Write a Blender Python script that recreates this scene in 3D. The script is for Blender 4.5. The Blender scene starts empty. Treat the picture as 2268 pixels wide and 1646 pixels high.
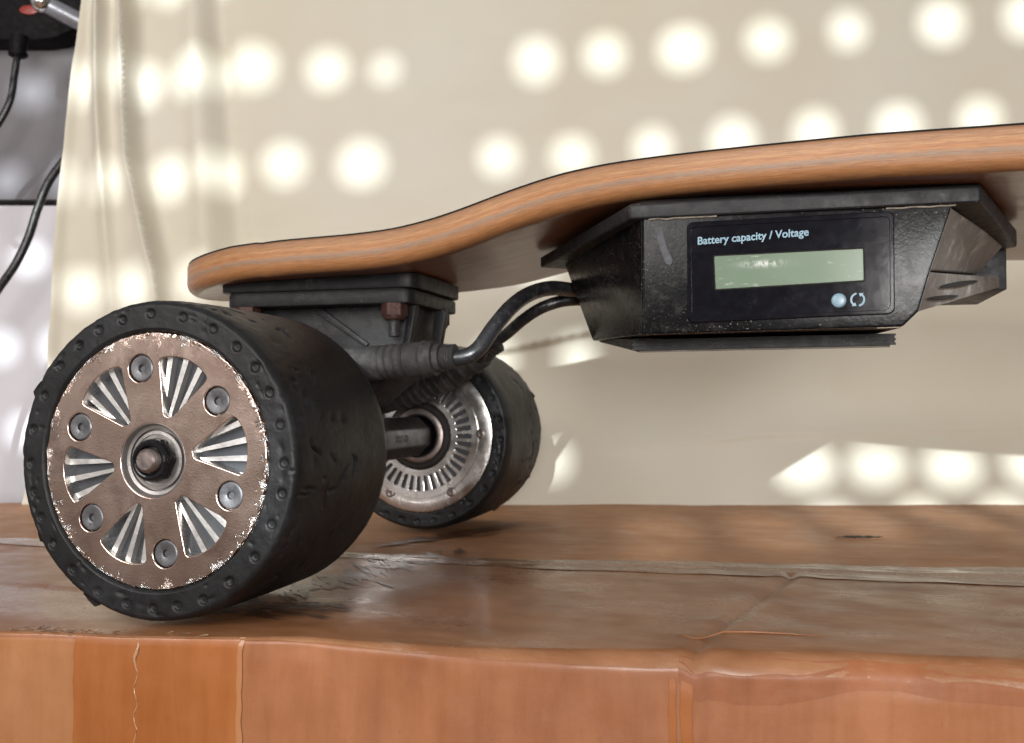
import bpy, bmesh, math, random
import numpy as np
from mathutils import Vector, Matrix, noise
random.seed(7)
S = 0.001                       # every length below is in millimetres
SC = bpy.context.scene
COL = SC.collection
PI = math.pi
PSI = math.radians(16.03)       # the board is turned this much against the view
RX, RY = math.cos(PSI), math.sin(PSI)         # sideways direction of the backdrop
FX, FY = -math.sin(PSI), math.cos(PSI)        # direction towards the backdrop
CAM = Vector((178.8, -244.0, 64.5))

# ------------------------------------------------------------------ camera
cd = bpy.data.cameras.new('camera'); cam = bpy.data.objects.new('camera', cd); COL.objects.link(cam)
cd.sensor_width = 36.0; cd.lens = 36.0 * 2156.0 / 2268.0
cd.clip_start = 0.01; cd.clip_end = 60.0
pit = math.radians(1.73)
fwd = Vector((FX * math.cos(pit), FY * math.cos(pit), math.sin(pit)))
cam.location = CAM * S
cam.rotation_euler = fwd.to_track_quat('-Z', 'Y').to_euler()
cd.dof.use_dof = True; cd.dof.focus_distance = 0.285; cd.dof.aperture_fstop = 30.0
SC.camera = cam
# ------------------------------------------------------------------ light
SC.view_settings.view_transform = 'Standard'; SC.view_settings.look = 'None'
SC.view_settings.exposure = 0.15; SC.view_settings.gamma = 1.0
W = bpy.data.worlds.new('World'); SC.world = W; W.use_nodes = True
bg = W.node_tree.nodes['Background']
bg.inputs[0].default_value = (1.0, 0.95, 0.92, 1); bg.inputs[1].default_value = 0.33
SUN_EL, SUN_AZ = math.radians(12.8), math.radians(7.4)
sd = Vector((FX * math.cos(SUN_AZ) + RX * math.sin(SUN_AZ), FY * math.cos(SUN_AZ) + RY * math.sin(SUN_AZ), 0)) * math.cos(SUN_EL)
sd.z = -math.sin(SUN_EL)
sl = bpy.data.lights.new('sun', 'SUN'); sl.energy = 5.0; sl.angle = math.radians(0.53); sl.color = (0.88, 0.97, 1.0)
so = bpy.data.objects.new('sun', sl); COL.objects.link(so); so.rotation_euler = sd.to_track_quat('-Z', 'Y').to_euler()
def at_back(u, d, z):           # u sideways, d metres-of-depth from the camera along the view, z height
    return Vector((CAM.x + RX * u + FX * d, CAM.y + RY * u + FY * d, z))
def soft_light(name, pos, aim, sx, sy, watts, col):
    l = bpy.data.lights.new(name, 'AREA'); l.shape = 'RECTANGLE'; l.size = sx; l.size_y = sy; l.energy = watts; l.color = col
    o = bpy.data.objects.new(name, l); COL.objects.link(o); o.location = pos * S
    o.rotation_euler = (aim - pos).to_track_quat('-Z', 'Y').to_euler()
soft_light('left_fill_light', at_back(-640, -560, 500), at_back(0, 400, 60), 0.5, 0.5, 8.5, (1.0, 0.965, 0.93))  # added soft fill lamp, unseen at the left, placed for its shading
soft_light('doorway_light', at_back(90, -880, 168), at_back(60, 400, 90), 0.36, 0.22, 10.0, (1.0, 0.97, 0.94))

# ------------------------------------------------------------------ node helpers
def new_mat(name):
    m = bpy.data.materials.new(name); m.use_nodes = True
    return m, m.node_tree, m.node_tree.nodes['Principled BSDF']
class NT:
    def __init__(s, nt): s.nt = nt
    def n(s, t, **kw):
        x = s.nt.nodes.new(t)
        for k, v in kw.items(): setattr(x, k, v)
        return x
    def set(s, sock, v):
        if isinstance(v, bpy.types.NodeSocket): s.nt.links.new(v, sock)
        elif v is not None: sock.default_value = v
    def coord(s, kind='Object', scale=(1, 1, 1), rot=(0, 0, 0), loc=(0, 0, 0)):
        c = s.n('ShaderNodeTexCoord'); m = s.n('ShaderNodeMapping')
        m.inputs['Scale'].default_value = scale; m.inputs['Rotation'].default_value = rot; m.inputs['Location'].default_value = loc
        s.nt.links.new(c.outputs[kind], m.inputs[0]); return m.outputs[0]
    def noise(s, vec, scale, detail=4, rough=0.55, dist=0.0):
        x = s.n('ShaderNodeTexNoise'); s.nt.links.new(vec, x.inputs['Vector'])
        x.inputs['Scale'].default_value = scale; x.inputs['Detail'].default_value = detail
        x.inputs['Roughness'].default_value = rough; x.inputs['Distortion'].default_value = dist
        return x.outputs['Fac']
    def voro(s, vec, scale, feature='F1'):
        x = s.n('ShaderNodeTexVoronoi'); x.feature = feature; s.nt.links.new(vec, x.inputs['Vector']); x.inputs['Scale'].default_value = scale
        return x.outputs['Distance']
    def ramp(s, fac, stops):
        x = s.n('ShaderNodeValToRGB'); s.nt.links.new(fac, x.inputs[0])
        e = x.color_ramp.elements
        while len(e) < len(stops): e.new(0.5)
        for el, (p, c) in zip(e, stops):
            el.position = p; el.color = (c, c, c, 1) if isinstance(c, (int, float)) else (*c, 1)
        return x.outputs[0]
    def mix(s, fac, a, b, mode='MIX'):
        x = s.n('ShaderNodeMix'); x.data_type = 'RGBA'; x.blend_type = mode
        s.set(x.inputs[0], fac); s.set(x.inputs[6], (*a, 1) if isinstance(a, tuple) and len(a) == 3 else a)
        s.set(x.inputs[7], (*b, 1) if isinstance(b, tuple) and len(b) == 3 else b); return x.outputs[2]
    def math(s, op, a, b=None):
        x = s.n('ShaderNodeMath'); x.operation = op; s.set(x.inputs[0], a)
        if b is not None: s.set(x.inputs[1], b)
        return x.outputs[0]
    def bump(s, h, strength=0.3, dist=0.0005, base=None):
        x = s.n('ShaderNodeBump'); x.inputs['Strength'].default_value = strength; x.inputs['Distance'].default_value = dist
        s.nt.links.new(h, x.inputs['Height'])
        if base is not None: s.nt.links.new(base, x.inputs['Normal'])
        return x.outputs[0]
def simple(name, col, rough=0.5, metal=0.0, var=0.15, nscale=120, bump=0.0, bscale=600, dust=0.0, dustcol=(0.30, 0.27, 0.23), coat=0.0, dscale=260, spec=0.5, rvar=0.1, speck=0.5):
    m, nt, b = new_mat(name); k = NT(nt); v = k.coord()
    n1 = k.noise(v, nscale, 5)
    c = k.mix(k.ramp(n1, [(0.3, 0.0), (0.7, 1.0)]), tuple(x * (1 - var) for x in col), tuple(min(1, x * (1 + var)) for x in col))
    r = k.ramp(k.noise(v, nscale * 2.3, 4), [(0.3, max(0.02, rough - rvar)), (0.7, min(1, rough + rvar))])
    if dust > 0:
        d = k.math('MULTIPLY', k.ramp(k.noise(v, dscale, 7, 0.7), [(0.5, 0.0), (0.72, 1.0)]), k.ramp(k.noise(v, dscale * .15, 3), [(0.35, 0.15), (0.65, 1.0)]))
        speckf = speck; speck = k.math('MULTIPLY', k.ramp(k.noise(v, 1300, 2, 0.5), [(0.655, 0.0), (0.70, 1.0)]), k.ramp(k.noise(v, 55, 3), [(0.47, 0.0), (0.6, 1.0)]))
        d2 = k.math('MINIMUM', k.math('MULTIPLY', k.math('ADD', d, k.math('MULTIPLY', speck, speckf)), dust), 1.0)
        c = k.mix(d2, c, dustcol)
        r = k.mix(d2, r, (0.9, 0.9, 0.9))
    nt.links.new(c, b.inputs['Base Color']); nt.links.new(r, b.inputs['Roughness'])
    b.inputs['Metallic'].default_value = metal; b.inputs['Specular IOR Level'].default_value = spec
    if coat: b.inputs['Coat Weight'].default_value = coat; b.inputs['Coat Roughness'].default_value = 0.12
    if bump: nt.links.new(k.bump(k.noise(v, bscale, 5, 0.6), bump, 0.0004), b.inputs['Normal'])
    return m

# ------------------------------------------------------------------ materials
M = {}
M['plastic'] = simple('black_plastic', (0.0045, 0.0045, 0.0055), 0.24, rvar=0.05, spec=0.15, dust=0.10, speck=5.0, bump=0.12, bscale=900)
M['truck_plastic'] = simple('dull_black_plastic', (0.009, 0.009, 0.010), 0.45, spec=0.3, dust=0.12, speck=4.0, bump=0.35, bscale=1800, dustcol=(0.22, 0.21, 0.20))
M['dusty_plastic'] = simple('dusty_grey_plastic', (0.16, 0.14, 0.12), 0.65, dust=0.8, bump=0.4, bscale=500, dustcol=(0.42, 0.385, 0.345), dscale=160)
M['gasket'] = simple('dark_rubber_gasket', (0.014, 0.014, 0.016), 0.5, spec=0.3, dust=0.10, speck=3.0, bump=0.2, bscale=900)
M['gloss'] = simple('glossy_black_panel', (0.004, 0.004, 0.007), 0.12, spec=0.3, rvar=0.02, dust=0.03, dscale=700, bump=0.02, bscale=500, dustcol=(0.2, 0.2, 0.22))
M['sleeve'] = simple('grey_dusty_rubber', (0.026, 0.025, 0.025), 0.7, dust=0.65, bump=0.4, bscale=700, dustcol=(0.17, 0.155, 0.145), dscale=120)
M['cable'] = simple('black_cable_sheath', (0.014, 0.014, 0.016), 0.30, dust=0.35, bump=0.2, bscale=500, dustcol=(0.20, 0.18, 0.16))
M['dark_bar'] = simple('dark_painted_metal', (0.014, 0.012, 0.011), 0.5, spec=0.3, dust=0.2, bump=0.3, bscale=900, dustcol=(0.10, 0.085, 0.075))
M['steel'] = simple('worn_steel', (0.26, 0.22, 0.205), 0.42, metal=1.0, bump=0.25, bscale=900, dust=0.3, dustcol=(0.12, 0.10, 0.09))
M['zinc'] = simple('grey_zinc_bolt', (0.15, 0.15, 0.16), 0.45, metal=0.8, bump=0.2, bscale=1200)
M['bearing'] = simple('grey_bearing_seal', (0.33, 0.31, 0.30), 0.42, metal=0.8, bump=0.2, bscale=900)
M['black_nut'] = simple('black_oxide_nut', (0.018, 0.018, 0.02), 0.22, metal=0.6, bump=0.3, bscale=500)
M['alu'] = simple('bare_aluminium', (0.78, 0.77, 0.76), 0.28, metal=1.0, bump=0.25, bscale=500, dust=0.12, dustcol=(0.2, 0.18, 0.17))
M['fin'] = simple('aluminium_fin', (0.62, 0.605, 0.59), 0.42, metal=0.85, bump=0.2, bscale=900)
M['fin_floor'] = simple('dark_fin_floor', (0.05, 0.053, 0.06), 0.6, metal=0.3)
M['rust'] = simple('rusty_nut', (0.050, 0.019, 0.014), 0.6, metal=0.3, var=0.5, nscale=400, bump=0.5, bscale=900, dust=0.3, dustcol=(0.14, 0.07, 0.05))
M['thread'] = simple('grey_thread', (0.22, 0.22, 0.23), 0.4, metal=0.9, bump=0.2)
M['grip'] = simple('black_grip_tape', (0.012, 0.012, 0.013), 0.9, bump=0.8, bscale=2500)
M['label_ink'] = simple('pale_blue_print', (0.20, 0.33, 0.42), 0.4, var=0.1)
M['button'] = simple('pale_blue_button', (0.20, 0.31, 0.38), 0.35, var=0.06)
M['switch'] = simple('red_switch', (0.30, 0.03, 0.02), 0.4)
M['dark_device'] = simple('matt_black_device', (0.004, 0.0035, 0.004), 0.6, spec=0.15)
M['chrome'] = simple('polished_steel', (0.85, 0.83, 0.8), 0.15, metal=1.0)
M['rod'] = simple('grey_rod', (0.32, 0.33, 0.37), 0.4, metal=0.6)
M['wall_dark'] = simple('dark_grey_wall_paint', (0.175, 0.165, 0.18), 0.45, nscale=12, var=0.08)
M['wall_light'] = simple('pale_wall_paint', (0.66, 0.64, 0.68), 0.6, nscale=10, var=0.05)
M['floor'] = simple('brown_floor_tile', (0.20, 0.15, 0.12), 0.4, nscale=6, var=0.2)
M['shutter'] = simple('pale_shutter_slat', (0.40, 0.36, 0.32), 0.5, nscale=8, var=0.08)
M['gap'] = simple('dark_gap', (0.01, 0.008, 0.006), 0.9)

def rubber():
    m, nt, b = new_mat('worn_tyre_rubber'); k = NT(nt); v = k.coord()
    n = k.noise(v, 70, 6, 0.6)
    c = k.mix(k.ramp(n, [(0.35, 0.0), (0.75, 1.0)]), (0.005, 0.005, 0.0055), (0.010, 0.010, 0.011))
    dusty = k.math('MULTIPLY', k.ramp(k.noise(v, 45, 5, 0.65), [(0.48, 0.0), (0.75, 0.7)]), k.ramp(k.noise(v, 700, 4, 0.7), [(0.4, 0.2), (0.65, 1.0)]))
    c = k.mix(dusty, c, (0.042, 0.045, 0.051))
    tw = k.coord(scale=(1, 0.12, 1))
    scr = k.ramp(k.noise(k.coord(scale=(1, .25, 1)), 420, 4, 0.7), [(0.66, 0.0), (0.74, 0.55)])
    c = k.mix(scr, c, (0.06, 0.058, 0.056))
    nt.links.new(c, b.inputs['Base Color'])
    nt.links.new(k.ramp(n, [(0.3, 0.38), (0.7, 0.58)]), b.inputs['Roughness'])
    h = k.noise(v, 380, 6, 0.62); cr = k.voro(k.coord(), 130, 'DISTANCE_TO_EDGE')
    h2 = k.math('MULTIPLY', k.ramp(cr, [(0.0, 0.0), (0.035, 1.0)]), 0.4)
    bb = k.bump(h, 0.38, 0.0005)
    nt.links.new(k.bump(k.noise(v, 110, 5, 0.6), 0.12, 0.001, bb), b.inputs['Normal'])
    b.inputs['Specular IOR Level'].default_value = 0.32
    return m
M['rubber'] = rubber()

def plate_mat():
    m, nt, b = new_mat('brown_nickel_plate'); k = NT(nt); v = k.coord()
    n = k.noise(v, 60, 4)
    c = k.mix(k.ramp(n, [(0.35, 0.0), (0.7, 1.0)]), (0.66, 0.48, 0.40), (0.80, 0.63, 0.545))
    # chipped bare metal towards the rim
    sep = k.n('ShaderNodeSeparateXYZ'); nt.links.new(k.coord(), sep.inputs[0])
    rr = k.math('SQRT', k.math('ADD', k.math('MULTIPLY', sep.outputs[0], sep.outputs[0]), k.math('MULTIPLY', sep.outputs[2], sep.outputs[2])))
    rim = k.ramp(k.math('MULTIPLY', rr, 1 / 0.040), [(0.80, 0.0), (0.935, 1.0)])
    chip = k.ramp(k.math('ADD', k.noise(v, 260, 6, 0.7), k.math('MULTIPLY', rim, 0.25)), [(0.72, 0.0), (0.75, 1.0)])
    chip = k.math('MULTIPLY', chip, k.ramp(k.noise(v, 38, 2), [(0.40, 0.1), (0.52, 1.0)]))
    grime = k.ramp(k.noise(v, 75, 6, 0.7), [(0.5, 0.0), (0.72, 0.6)])
    c = k.mix(grime, c, (0.20, 0.125, 0.10))
    c = k.mix(chip, c, (0.86, 0.84, 0.82))
    pit_ = k.ramp(k.noise(v, 900, 3, 0.6), [(0.70, 0.0), (0.76, 0.8)])
    c = k.mix(pit_, c, (0.16, 0.10, 0.085))
    nt.links.new(c, b.inputs['Base Color'])
    b.inputs['Metallic'].default_value = 1.0
    nt.links.new(k.mix(chip, k.ramp(n, [(0.3, 0.15), (0.7, 0.26)]), (0.25, 0.25, 0.25)), b.inputs['Roughness'])
    g = k.noise(v, 1500, 3, 0.6, 0.4)
    b1 = k.bump(g, 0.13, 0.0003)
    b2 = k.bump(k.math('MULTIPLY', chip, k.noise(v, 1500, 5, 0.7)), 0.8, 0.001, b1)
    nt.links.new(b2, b.inputs['Normal'])
    return m
M['plate'] = plate_mat()

def inner_plate():
    m, nt, b = new_mat('turned_aluminium_plate'); k = NT(nt); v = k.coord()
    n = k.noise(v, 90, 6, 0.65)
    c = k.mix(k.ramp(n, [(0.4, 0.0), (0.68, 1.0)]), (0.58, 0.555, 0.54), (0.86, 0.84, 0.82))
    c = k.mix(k.ramp(k.noise(v, 420, 6, 0.7), [(0.62, 0.0), (0.72, 0.8)]), c, (0.13, 0.12, 0.12))
    nt.links.new(c, b.inputs['Base Color']); b.inputs['Metallic'].default_value = 1.0
    nt.links.new(k.ramp(n, [(0.3, 0.16), (0.7, 0.32)]), b.inputs['Roughness'])
    b.inputs['Anisotropic'].default_value = 0.5
    nt.links.new(k.bump(k.noise(v, 800, 4), 0.2, 0.0003), b.inputs['Normal'])
    return m
M['inner_plate'] = inner_plate()

def wood_edge():
    m, nt, b = new_mat('laminated_maple'); k = NT(nt)
    uv = k.n('ShaderNodeUVMap'); sep = k.n('ShaderNodeSeparateXYZ'); nt.links.new(uv.outputs[0], sep.inputs[0])
    def uvn(su, sv, scale, det=5, ro=.6, dist=0.0):
        mp = k.n('ShaderNodeMapping'); mp.inputs['Scale'].default_value = (su, sv, 1); nt.links.new(uv.outputs[0], mp.inputs[0])
        return k.noise(mp.outputs[0], scale, det, ro, dist)
    vv = sep.outputs[1]
    ply = k.math('ADD', vv, k.math('MULTIPLY', k.math('SUBTRACT', uvn(4, 1, 1.5, 3), 0.5), 0.06))
    w = k.ramp(ply, [(0.0, (0.30, 0.155, 0.075)), (0.22, (0.43, 0.215, 0.10)), (0.36, (0.40, 0.21, 0.105)), (0.42, (0.29, 0.18, 0.115)),
                     (0.47, (0.40, 0.205, 0.10)), (0.56, (0.52, 0.26, 0.11)), (0.64, (0.45, 0.22, 0.10)), (0.71, (0.52, 0.30, 0.155)),
                     (0.80, (0.44, 0.24, 0.12)), (0.90, (0.36, 0.20, 0.115)), (1.0, (0.31, 0.18, 0.11))])
    st = k.ramp(uvn(14, 26, 1.0, 6, 0.6, 0.6), [(0.32, 0.0), (0.68, 1.0)])
    c = k.mix(st, k.mix(1.0, w, (0.66, 0.57, 0.46), 'MULTIPLY'), k.mix(1.0, w, (1.02, 0.93, 0.78), 'MULTIPLY'))
    fine = k.ramp(uvn(16, 120, 1.0, 6, 0.7), [(0.46, 0.0), (0.70, 0.62)])
    c = k.mix(fine, c, (0.20, 0.10, 0.055))
    band = k.math('MULTIPLY', k.ramp(ply, [(0.38, 0.0), (0.43, 1.0), (0.50, 1.0), (0.56, 0.0)]), k.ramp(uvn(22, 60, 1.0, 6, 0.75), [(0.42, 0.0), (0.6, 0.85)]))
    c = k.mix(band, c, (0.25, 0.205, 0.165))
    for p0 in (0.20, 0.345, 0.60, 0.775):
        ln = k.math('MULTIPLY', k.ramp(ply, [(p0 - 0.016, 0.0), (p0, 1.0), (p0 + 0.016, 0.0)]), k.ramp(uvn(9, 30, 1.0, 5, 0.7), [(0.40, 0.05), (0.60, 0.5)]))
        c = k.mix(ln, c, (0.13, 0.06, 0.032))
    nick = k.ramp(uvn(60, 40, 1.0, 4, 0.55), [(0.68, 0.0), (0.72, 0.9)])
    c = k.mix(nick, c, (0.07, 0.025, 0.012))
    nt.links.new(c, b.inputs['Base Color'])
    nt.links.new(k.ramp(uvn(30, 30, 1.0, 4), [(0.3, 0.26), (0.7, 0.46)]), b.inputs['Roughness'])
    b.inputs['Coat Weight'].default_value = 0.15; b.inputs['Coat Roughness'].default_value = 0.25
    nt.links.new(k.bump(uvn(50, 120, 1.0, 5, 0.65), 0.35, 0.0004), b.inputs['Normal'])
    return m
M['wood_edge'] = wood_edge()

def wood_under():
    m, nt, b = new_mat('varnished_wood_underside'); k = NT(nt)
    v = k.coord(scale=(0.16, 1, 1)); v2 = k.coord()
    c = k.mix(k.ramp(k.noise(v, 260, 6, 0.6, 0.4), [(0.3, 0.0), (0.7, 1.0)]), (0.20, 0.078, 0.036), (0.31, 0.14, 0.072))
    wear = k.math('MULTIPLY', k.ramp(k.noise(k.coord(scale=(0.3, 1, 1)), 95, 7, 0.72), [(0.50, 0.0), (0.62, 1.0)]), k.ramp(k.noise(v2, 22, 3), [(0.48, 0.0), (0.62, 0.9)]))
    c = k.mix(wear, c, (0.36, 0.28, 0.22))
    nt.links.new(c, b.inputs['Base Color']); nt.links.new(k.mix(wear, (0.30, 0.30, 0.30, 1), (0.6, 0.6, 0.6, 1)), b.inputs['Roughness'])
    b.inputs['Coat Weight'].default_value = 0.25; b.inputs['Coat Roughness'].default_value = 0.16; b.inputs['Specular IOR Level'].default_value = 0.35
    nt.links.new(k.bump(k.noise(v, 500, 5), 0.2, 0.0003), b.inputs['Normal'])
    return m
M['wood_under'] = wood_under()

def lcd():
    m, nt, b = new_mat('green_grey_lcd'); k = NT(nt); v = k.coord()
    c = k.mix(k.ramp(k.noise(v, 26, 2), [(0.35, 0.0), (0.65, 1.0)]), (0.145, 0.205, 0.145), (0.20, 0.265, 0.19))
    scr = k.ramp(k.noise(k.coord(scale=(0.35, 1, 1.3), rot=(0, 0.5, 0)), 420, 5, 0.7), [(0.62, 0.0), (0.70, 0.6)])
    c = k.mix(scr, c, (0.42, 0.45, 0.40))
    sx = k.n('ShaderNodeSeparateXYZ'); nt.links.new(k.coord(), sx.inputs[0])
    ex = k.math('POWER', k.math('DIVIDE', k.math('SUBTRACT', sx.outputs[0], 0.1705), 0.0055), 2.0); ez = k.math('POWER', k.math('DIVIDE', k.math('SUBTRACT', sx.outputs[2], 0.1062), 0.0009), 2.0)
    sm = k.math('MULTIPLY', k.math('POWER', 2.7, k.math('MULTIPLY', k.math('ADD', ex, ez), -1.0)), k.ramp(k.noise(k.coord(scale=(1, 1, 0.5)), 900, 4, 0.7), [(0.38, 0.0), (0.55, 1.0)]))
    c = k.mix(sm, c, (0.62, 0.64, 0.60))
    nt.links.new(c, b.inputs['Base Color']); b.inputs['Roughness'].default_value = 0.2
    b.inputs['Coat Weight'].default_value = 0.5; b.inputs['Coat Roughness'].default_value = 0.08
    return m
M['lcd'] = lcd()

def cloth_mat():
    m, nt, b = new_mat('cream_cloth'); k = NT(nt); v = k.coord()
    c = k.mix(k.ramp(k.noise(v, 9, 4), [(0.3, 0.0), (0.7, 1.0)]), (0.67, 0.62, 0.50), (0.70, 0.665, 0.575))
    nt.links.new(c, b.inputs['Base Color']); b.inputs['Roughness'].default_value = 0.85; b.inputs['Specular IOR Level'].default_value = 0.25
    b.inputs['Sheen Weight'].default_value = 0.1
    nt.links.new(k.bump(k.math('ADD', k.noise(k.coord(scale=(0.25, 0.25, 1)), 110, 6, 0.65), k.math('MULTIPLY', k.noise(v, 1400, 2), 0.15)), 0.16, 0.001), b.inputs['Normal'])
    tr = k.n('ShaderNodeBsdfTranslucent'); tr.inputs[0].default_value = (0.70, 0.62, 0.36, 1)
    mx = k.n('ShaderNodeMixShader'); mx.inputs[0].default_value = 0.14
    out = nt.nodes['Material Output']
    nt.links.new(b.outputs[0], mx.inputs[1]); nt.links.new(tr.outputs[0], mx.inputs[2]); nt.links.new(mx.outputs[0], out.inputs[0])
    return m
M['cloth'] = cloth_mat()

def card(name, c1, c2, rough, coat, streak=(0.2, 1, 1), scuff=0.0, scuffcol=(0.5, 0.38, 0.28), bump=0.25, shiny=0.0):
    m, nt, b = new_mat(name); k = NT(nt); v = k.coord(); vs = k.coord(scale=streak)
    n = k.noise(v, 26, 6, 0.6); n2 = k.noise(vs, 130, 6, 0.65, 0.3)
    f = k.ramp(k.math('ADD', k.math('MULTIPLY', n, 0.55), k.math('MULTIPLY', n2, 0.45)), [(0.40, 0.0), (0.60, 1.0)])
    c = k.mix(f, c1, c2)
    big = k.ramp(k.noise(v, 11, 3), [(0.42, 0.0), (0.6, 0.35)])
    c = k.mix(big, c, tuple(x * 0.62 for x in c1))
    fib = k.ramp(k.noise(k.coord(scale=(1, 1, 0.35)), 900, 4, 0.7), [(0.62, 0.0), (0.78, 0.35)])
    c = k.mix(fib, c, tuple(x * 0.45 for x in c1))
    if scuff:
        s_ = k.math('MULTIPLY', k.ramp(k.noise(k.coord(scale=(0.35, 1.4, 1), rot=(0, 0, 0.35)), 210, 7, 0.75), [(0.5, 0.0), (0.68, 1.0)]), k.ramp(k.noise(v, 18, 3), [(0.45, 0.0), (0.62, scuff)]))
        c = k.mix(s_, c, scuffcol)
    nt.links.new(c, b.inputs['Base Color'])
    rg_ = k.ramp(k.noise(v, 55, 4), [(0.3, max(0.05, rough - 0.1)), (0.7, rough + 0.12)])
    if shiny: rg_ = k.mix(k.math('MULTIPLY', k.ramp(k.noise(k.coord(scale=(0.6, 1, 1)), 24, 4, 0.6), [(0.47, 0.0), (0.56, 1.0)]), shiny), rg_, (0.15, 0.15, 0.15))
    nt.links.new(rg_, b.inputs['Roughness'])
    if coat: b.inputs['Coat Weight'].default_value = coat; b.inputs['Coat Roughness'].default_value = 0.16
    bb = k.bump(k.noise(v, 60, 5, 0.6), bump, 0.0015)
    nt.links.new(k.bump(k.noise(vs, 420, 5, 0.6), 0.2, 0.0003, bb), b.inputs['Normal'])
    b.inputs['Specular IOR Level'].default_value = 0.3
    return m
M['card_top'] = card('brown_cardboard_under_tape', (0.235, 0.100, 0.043), (0.33, 0.155, 0.074), 0.40, 0.12, scuff=0.35, shiny=0.55)
M['card_far'] = card('dull_brown_cardboard', (0.36, 0.165, 0.075), (0.46, 0.235, 0.118), 0.6, 0.05, scuff=0.6)
M['card_front'] = card('tan_taped_cardboard', (0.245, 0.090, 0.036), (0.335, 0.136, 0.060), 0.48, 0.15, streak=(1, 1, 0.15))
M['tape_orange'] = card('orange_brown_tape', (0.275, 0.088, 0.022), (0.36, 0.128, 0.040), 0.34, 0.35, streak=(1, 1, 0.15), bump=0.15)
M['tape_tan'] = card('tan_packing_tape', (0.32, 0.135, 0.057), (0.40, 0.185, 0.083), 0.36, 0.3, streak=(1, 1, 0.15), bump=0.2)
M['tape_grey'] = card('grey_glossy_tape', (0.19, 0.090, 0.045), (0.31, 0.185, 0.115), 0.26, 0.3, streak=(0.08, 1, 1), bump=0.35)
M['tape_dark'] = card('dark_glossy_tape', (0.085, 0.036, 0.020), (0.125, 0.058, 0.034), 0.35, 0.15, streak=(0.15, 1, 1), bump=0.2)
M['torn'] = simple('torn_paper_fibre', (0.30, 0.20, 0.13), 0.9, var=0.4, nscale=500, bump=0.8, bscale=900)

# ------------------------------------------------------------------ mesh helpers
class MB:
    def __init__(s): s.v = []; s.f = []; s.uv = None
    def add(s, verts, faces):
        o = len(s.v); s.v.extend([tuple(p) for p in verts]); s.f.extend([tuple(i + o for i in f) for f in faces]); return o
    def grid(s, rows, close_u=False, close_v=False, flip=False):
        nr, nc = len(rows), len(rows[0]); vs = [p for r in rows for p in r]; fs = []
        for i in range(nr if close_v else nr - 1):
            for j in range(nc if close_u else nc - 1):
                a, b_, c, d = i * nc + j, i * nc + (j + 1) % nc, ((i + 1) % nr) * nc + (j + 1) % nc, ((i + 1) % nr) * nc + j
                fs.append((a, d, c, b_) if flip else (a, b_, c, d))
        s.add(vs, fs)
    def lathe(s, prof, n=64, centre=(0, 0, 0), fn=None, close=False, flip=False):  # prof of (r, y); axis +y
        rows = []
        for i, (r, y) in enumerate(prof):
            row = []
            for j in range(n):
                a = 2 * PI * j / n; rr, yy = (r, y) if fn is None else fn(i, r, y, a)
                row.append((centre[0] + rr * math.cos(a), centre[1] + yy, centre[2] + rr * math.sin(a)))
            rows.append(row)
        s.grid(rows, close_u=True, close_v=close, flip=flip)
    def prism(s, pts, axis='y', a=0.0, b=1.0):   # 2-D outline extruded along an axis
        n = len(pts)
        def P(p, t): return {'y': (p[0], t, p[1]), 'x': (t, p[0], p[1]), 'z': (p[0], p[1], t)}[axis]
        vs = [P(p, a) for p in pts] + [P(p, b) for p in pts]
        fs = [tuple(range(n)), tuple(range(2 * n - 1, n - 1, -1))] + [(i, (i + 1) % n, (i + 1) % n + n, i + n) for i in range(n)]
        s.add(vs, fs)
    def box(s, lo, hi):
        x0, y0, z0 = lo; x1, y1, z1 = hi
        s.add([(x0, y0, z0), (x1, y0, z0), (x1, y1, z0), (x0, y1, z0), (x0, y0, z1), (x1, y0, z1), (x1, y1, z1), (x0, y1, z1)],
              [(0, 3, 2, 1), (4, 5, 6, 7), (0, 1, 5, 4), (1, 2, 6, 5), (2, 3, 7, 6), (3, 0, 4, 7)])
    def tube(s, path, rad, n=16, cap=True):
        rows = []; P = [Vector(p) for p in path]; up = Vector((0, 0, 1))
        for i, p in enumerate(P):
            t = (P[min(i + 1, len(P) - 1)] - P[max(i - 1, 0)]).normalized()
            a = t.cross(up)
            if a.length < 1e-3: a = t.cross(Vector((1, 0, 0)))
            a.normalize(); c = a.cross(t); r = rad[i] if isinstance(rad, (list, tuple)) else rad
            rows.append([tuple(p + a * (r * math.cos(2 * PI * j / n)) + c * (r * math.sin(2 * PI * j / n))) for j in range(n)])
        o = len(s.v); s.grid(rows, close_u=True)
        if cap:
            s.f.append(tuple(o + j for j in range(n))); m_ = o + (len(rows) - 1) * n; s.f.append(tuple(m_ + j for j in reversed(range(n))))
    def mesh(s, me):
        s.add([tuple(v.co) for v in me.vertices], [tuple(p.vertices) for p in me.polygons])

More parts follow.
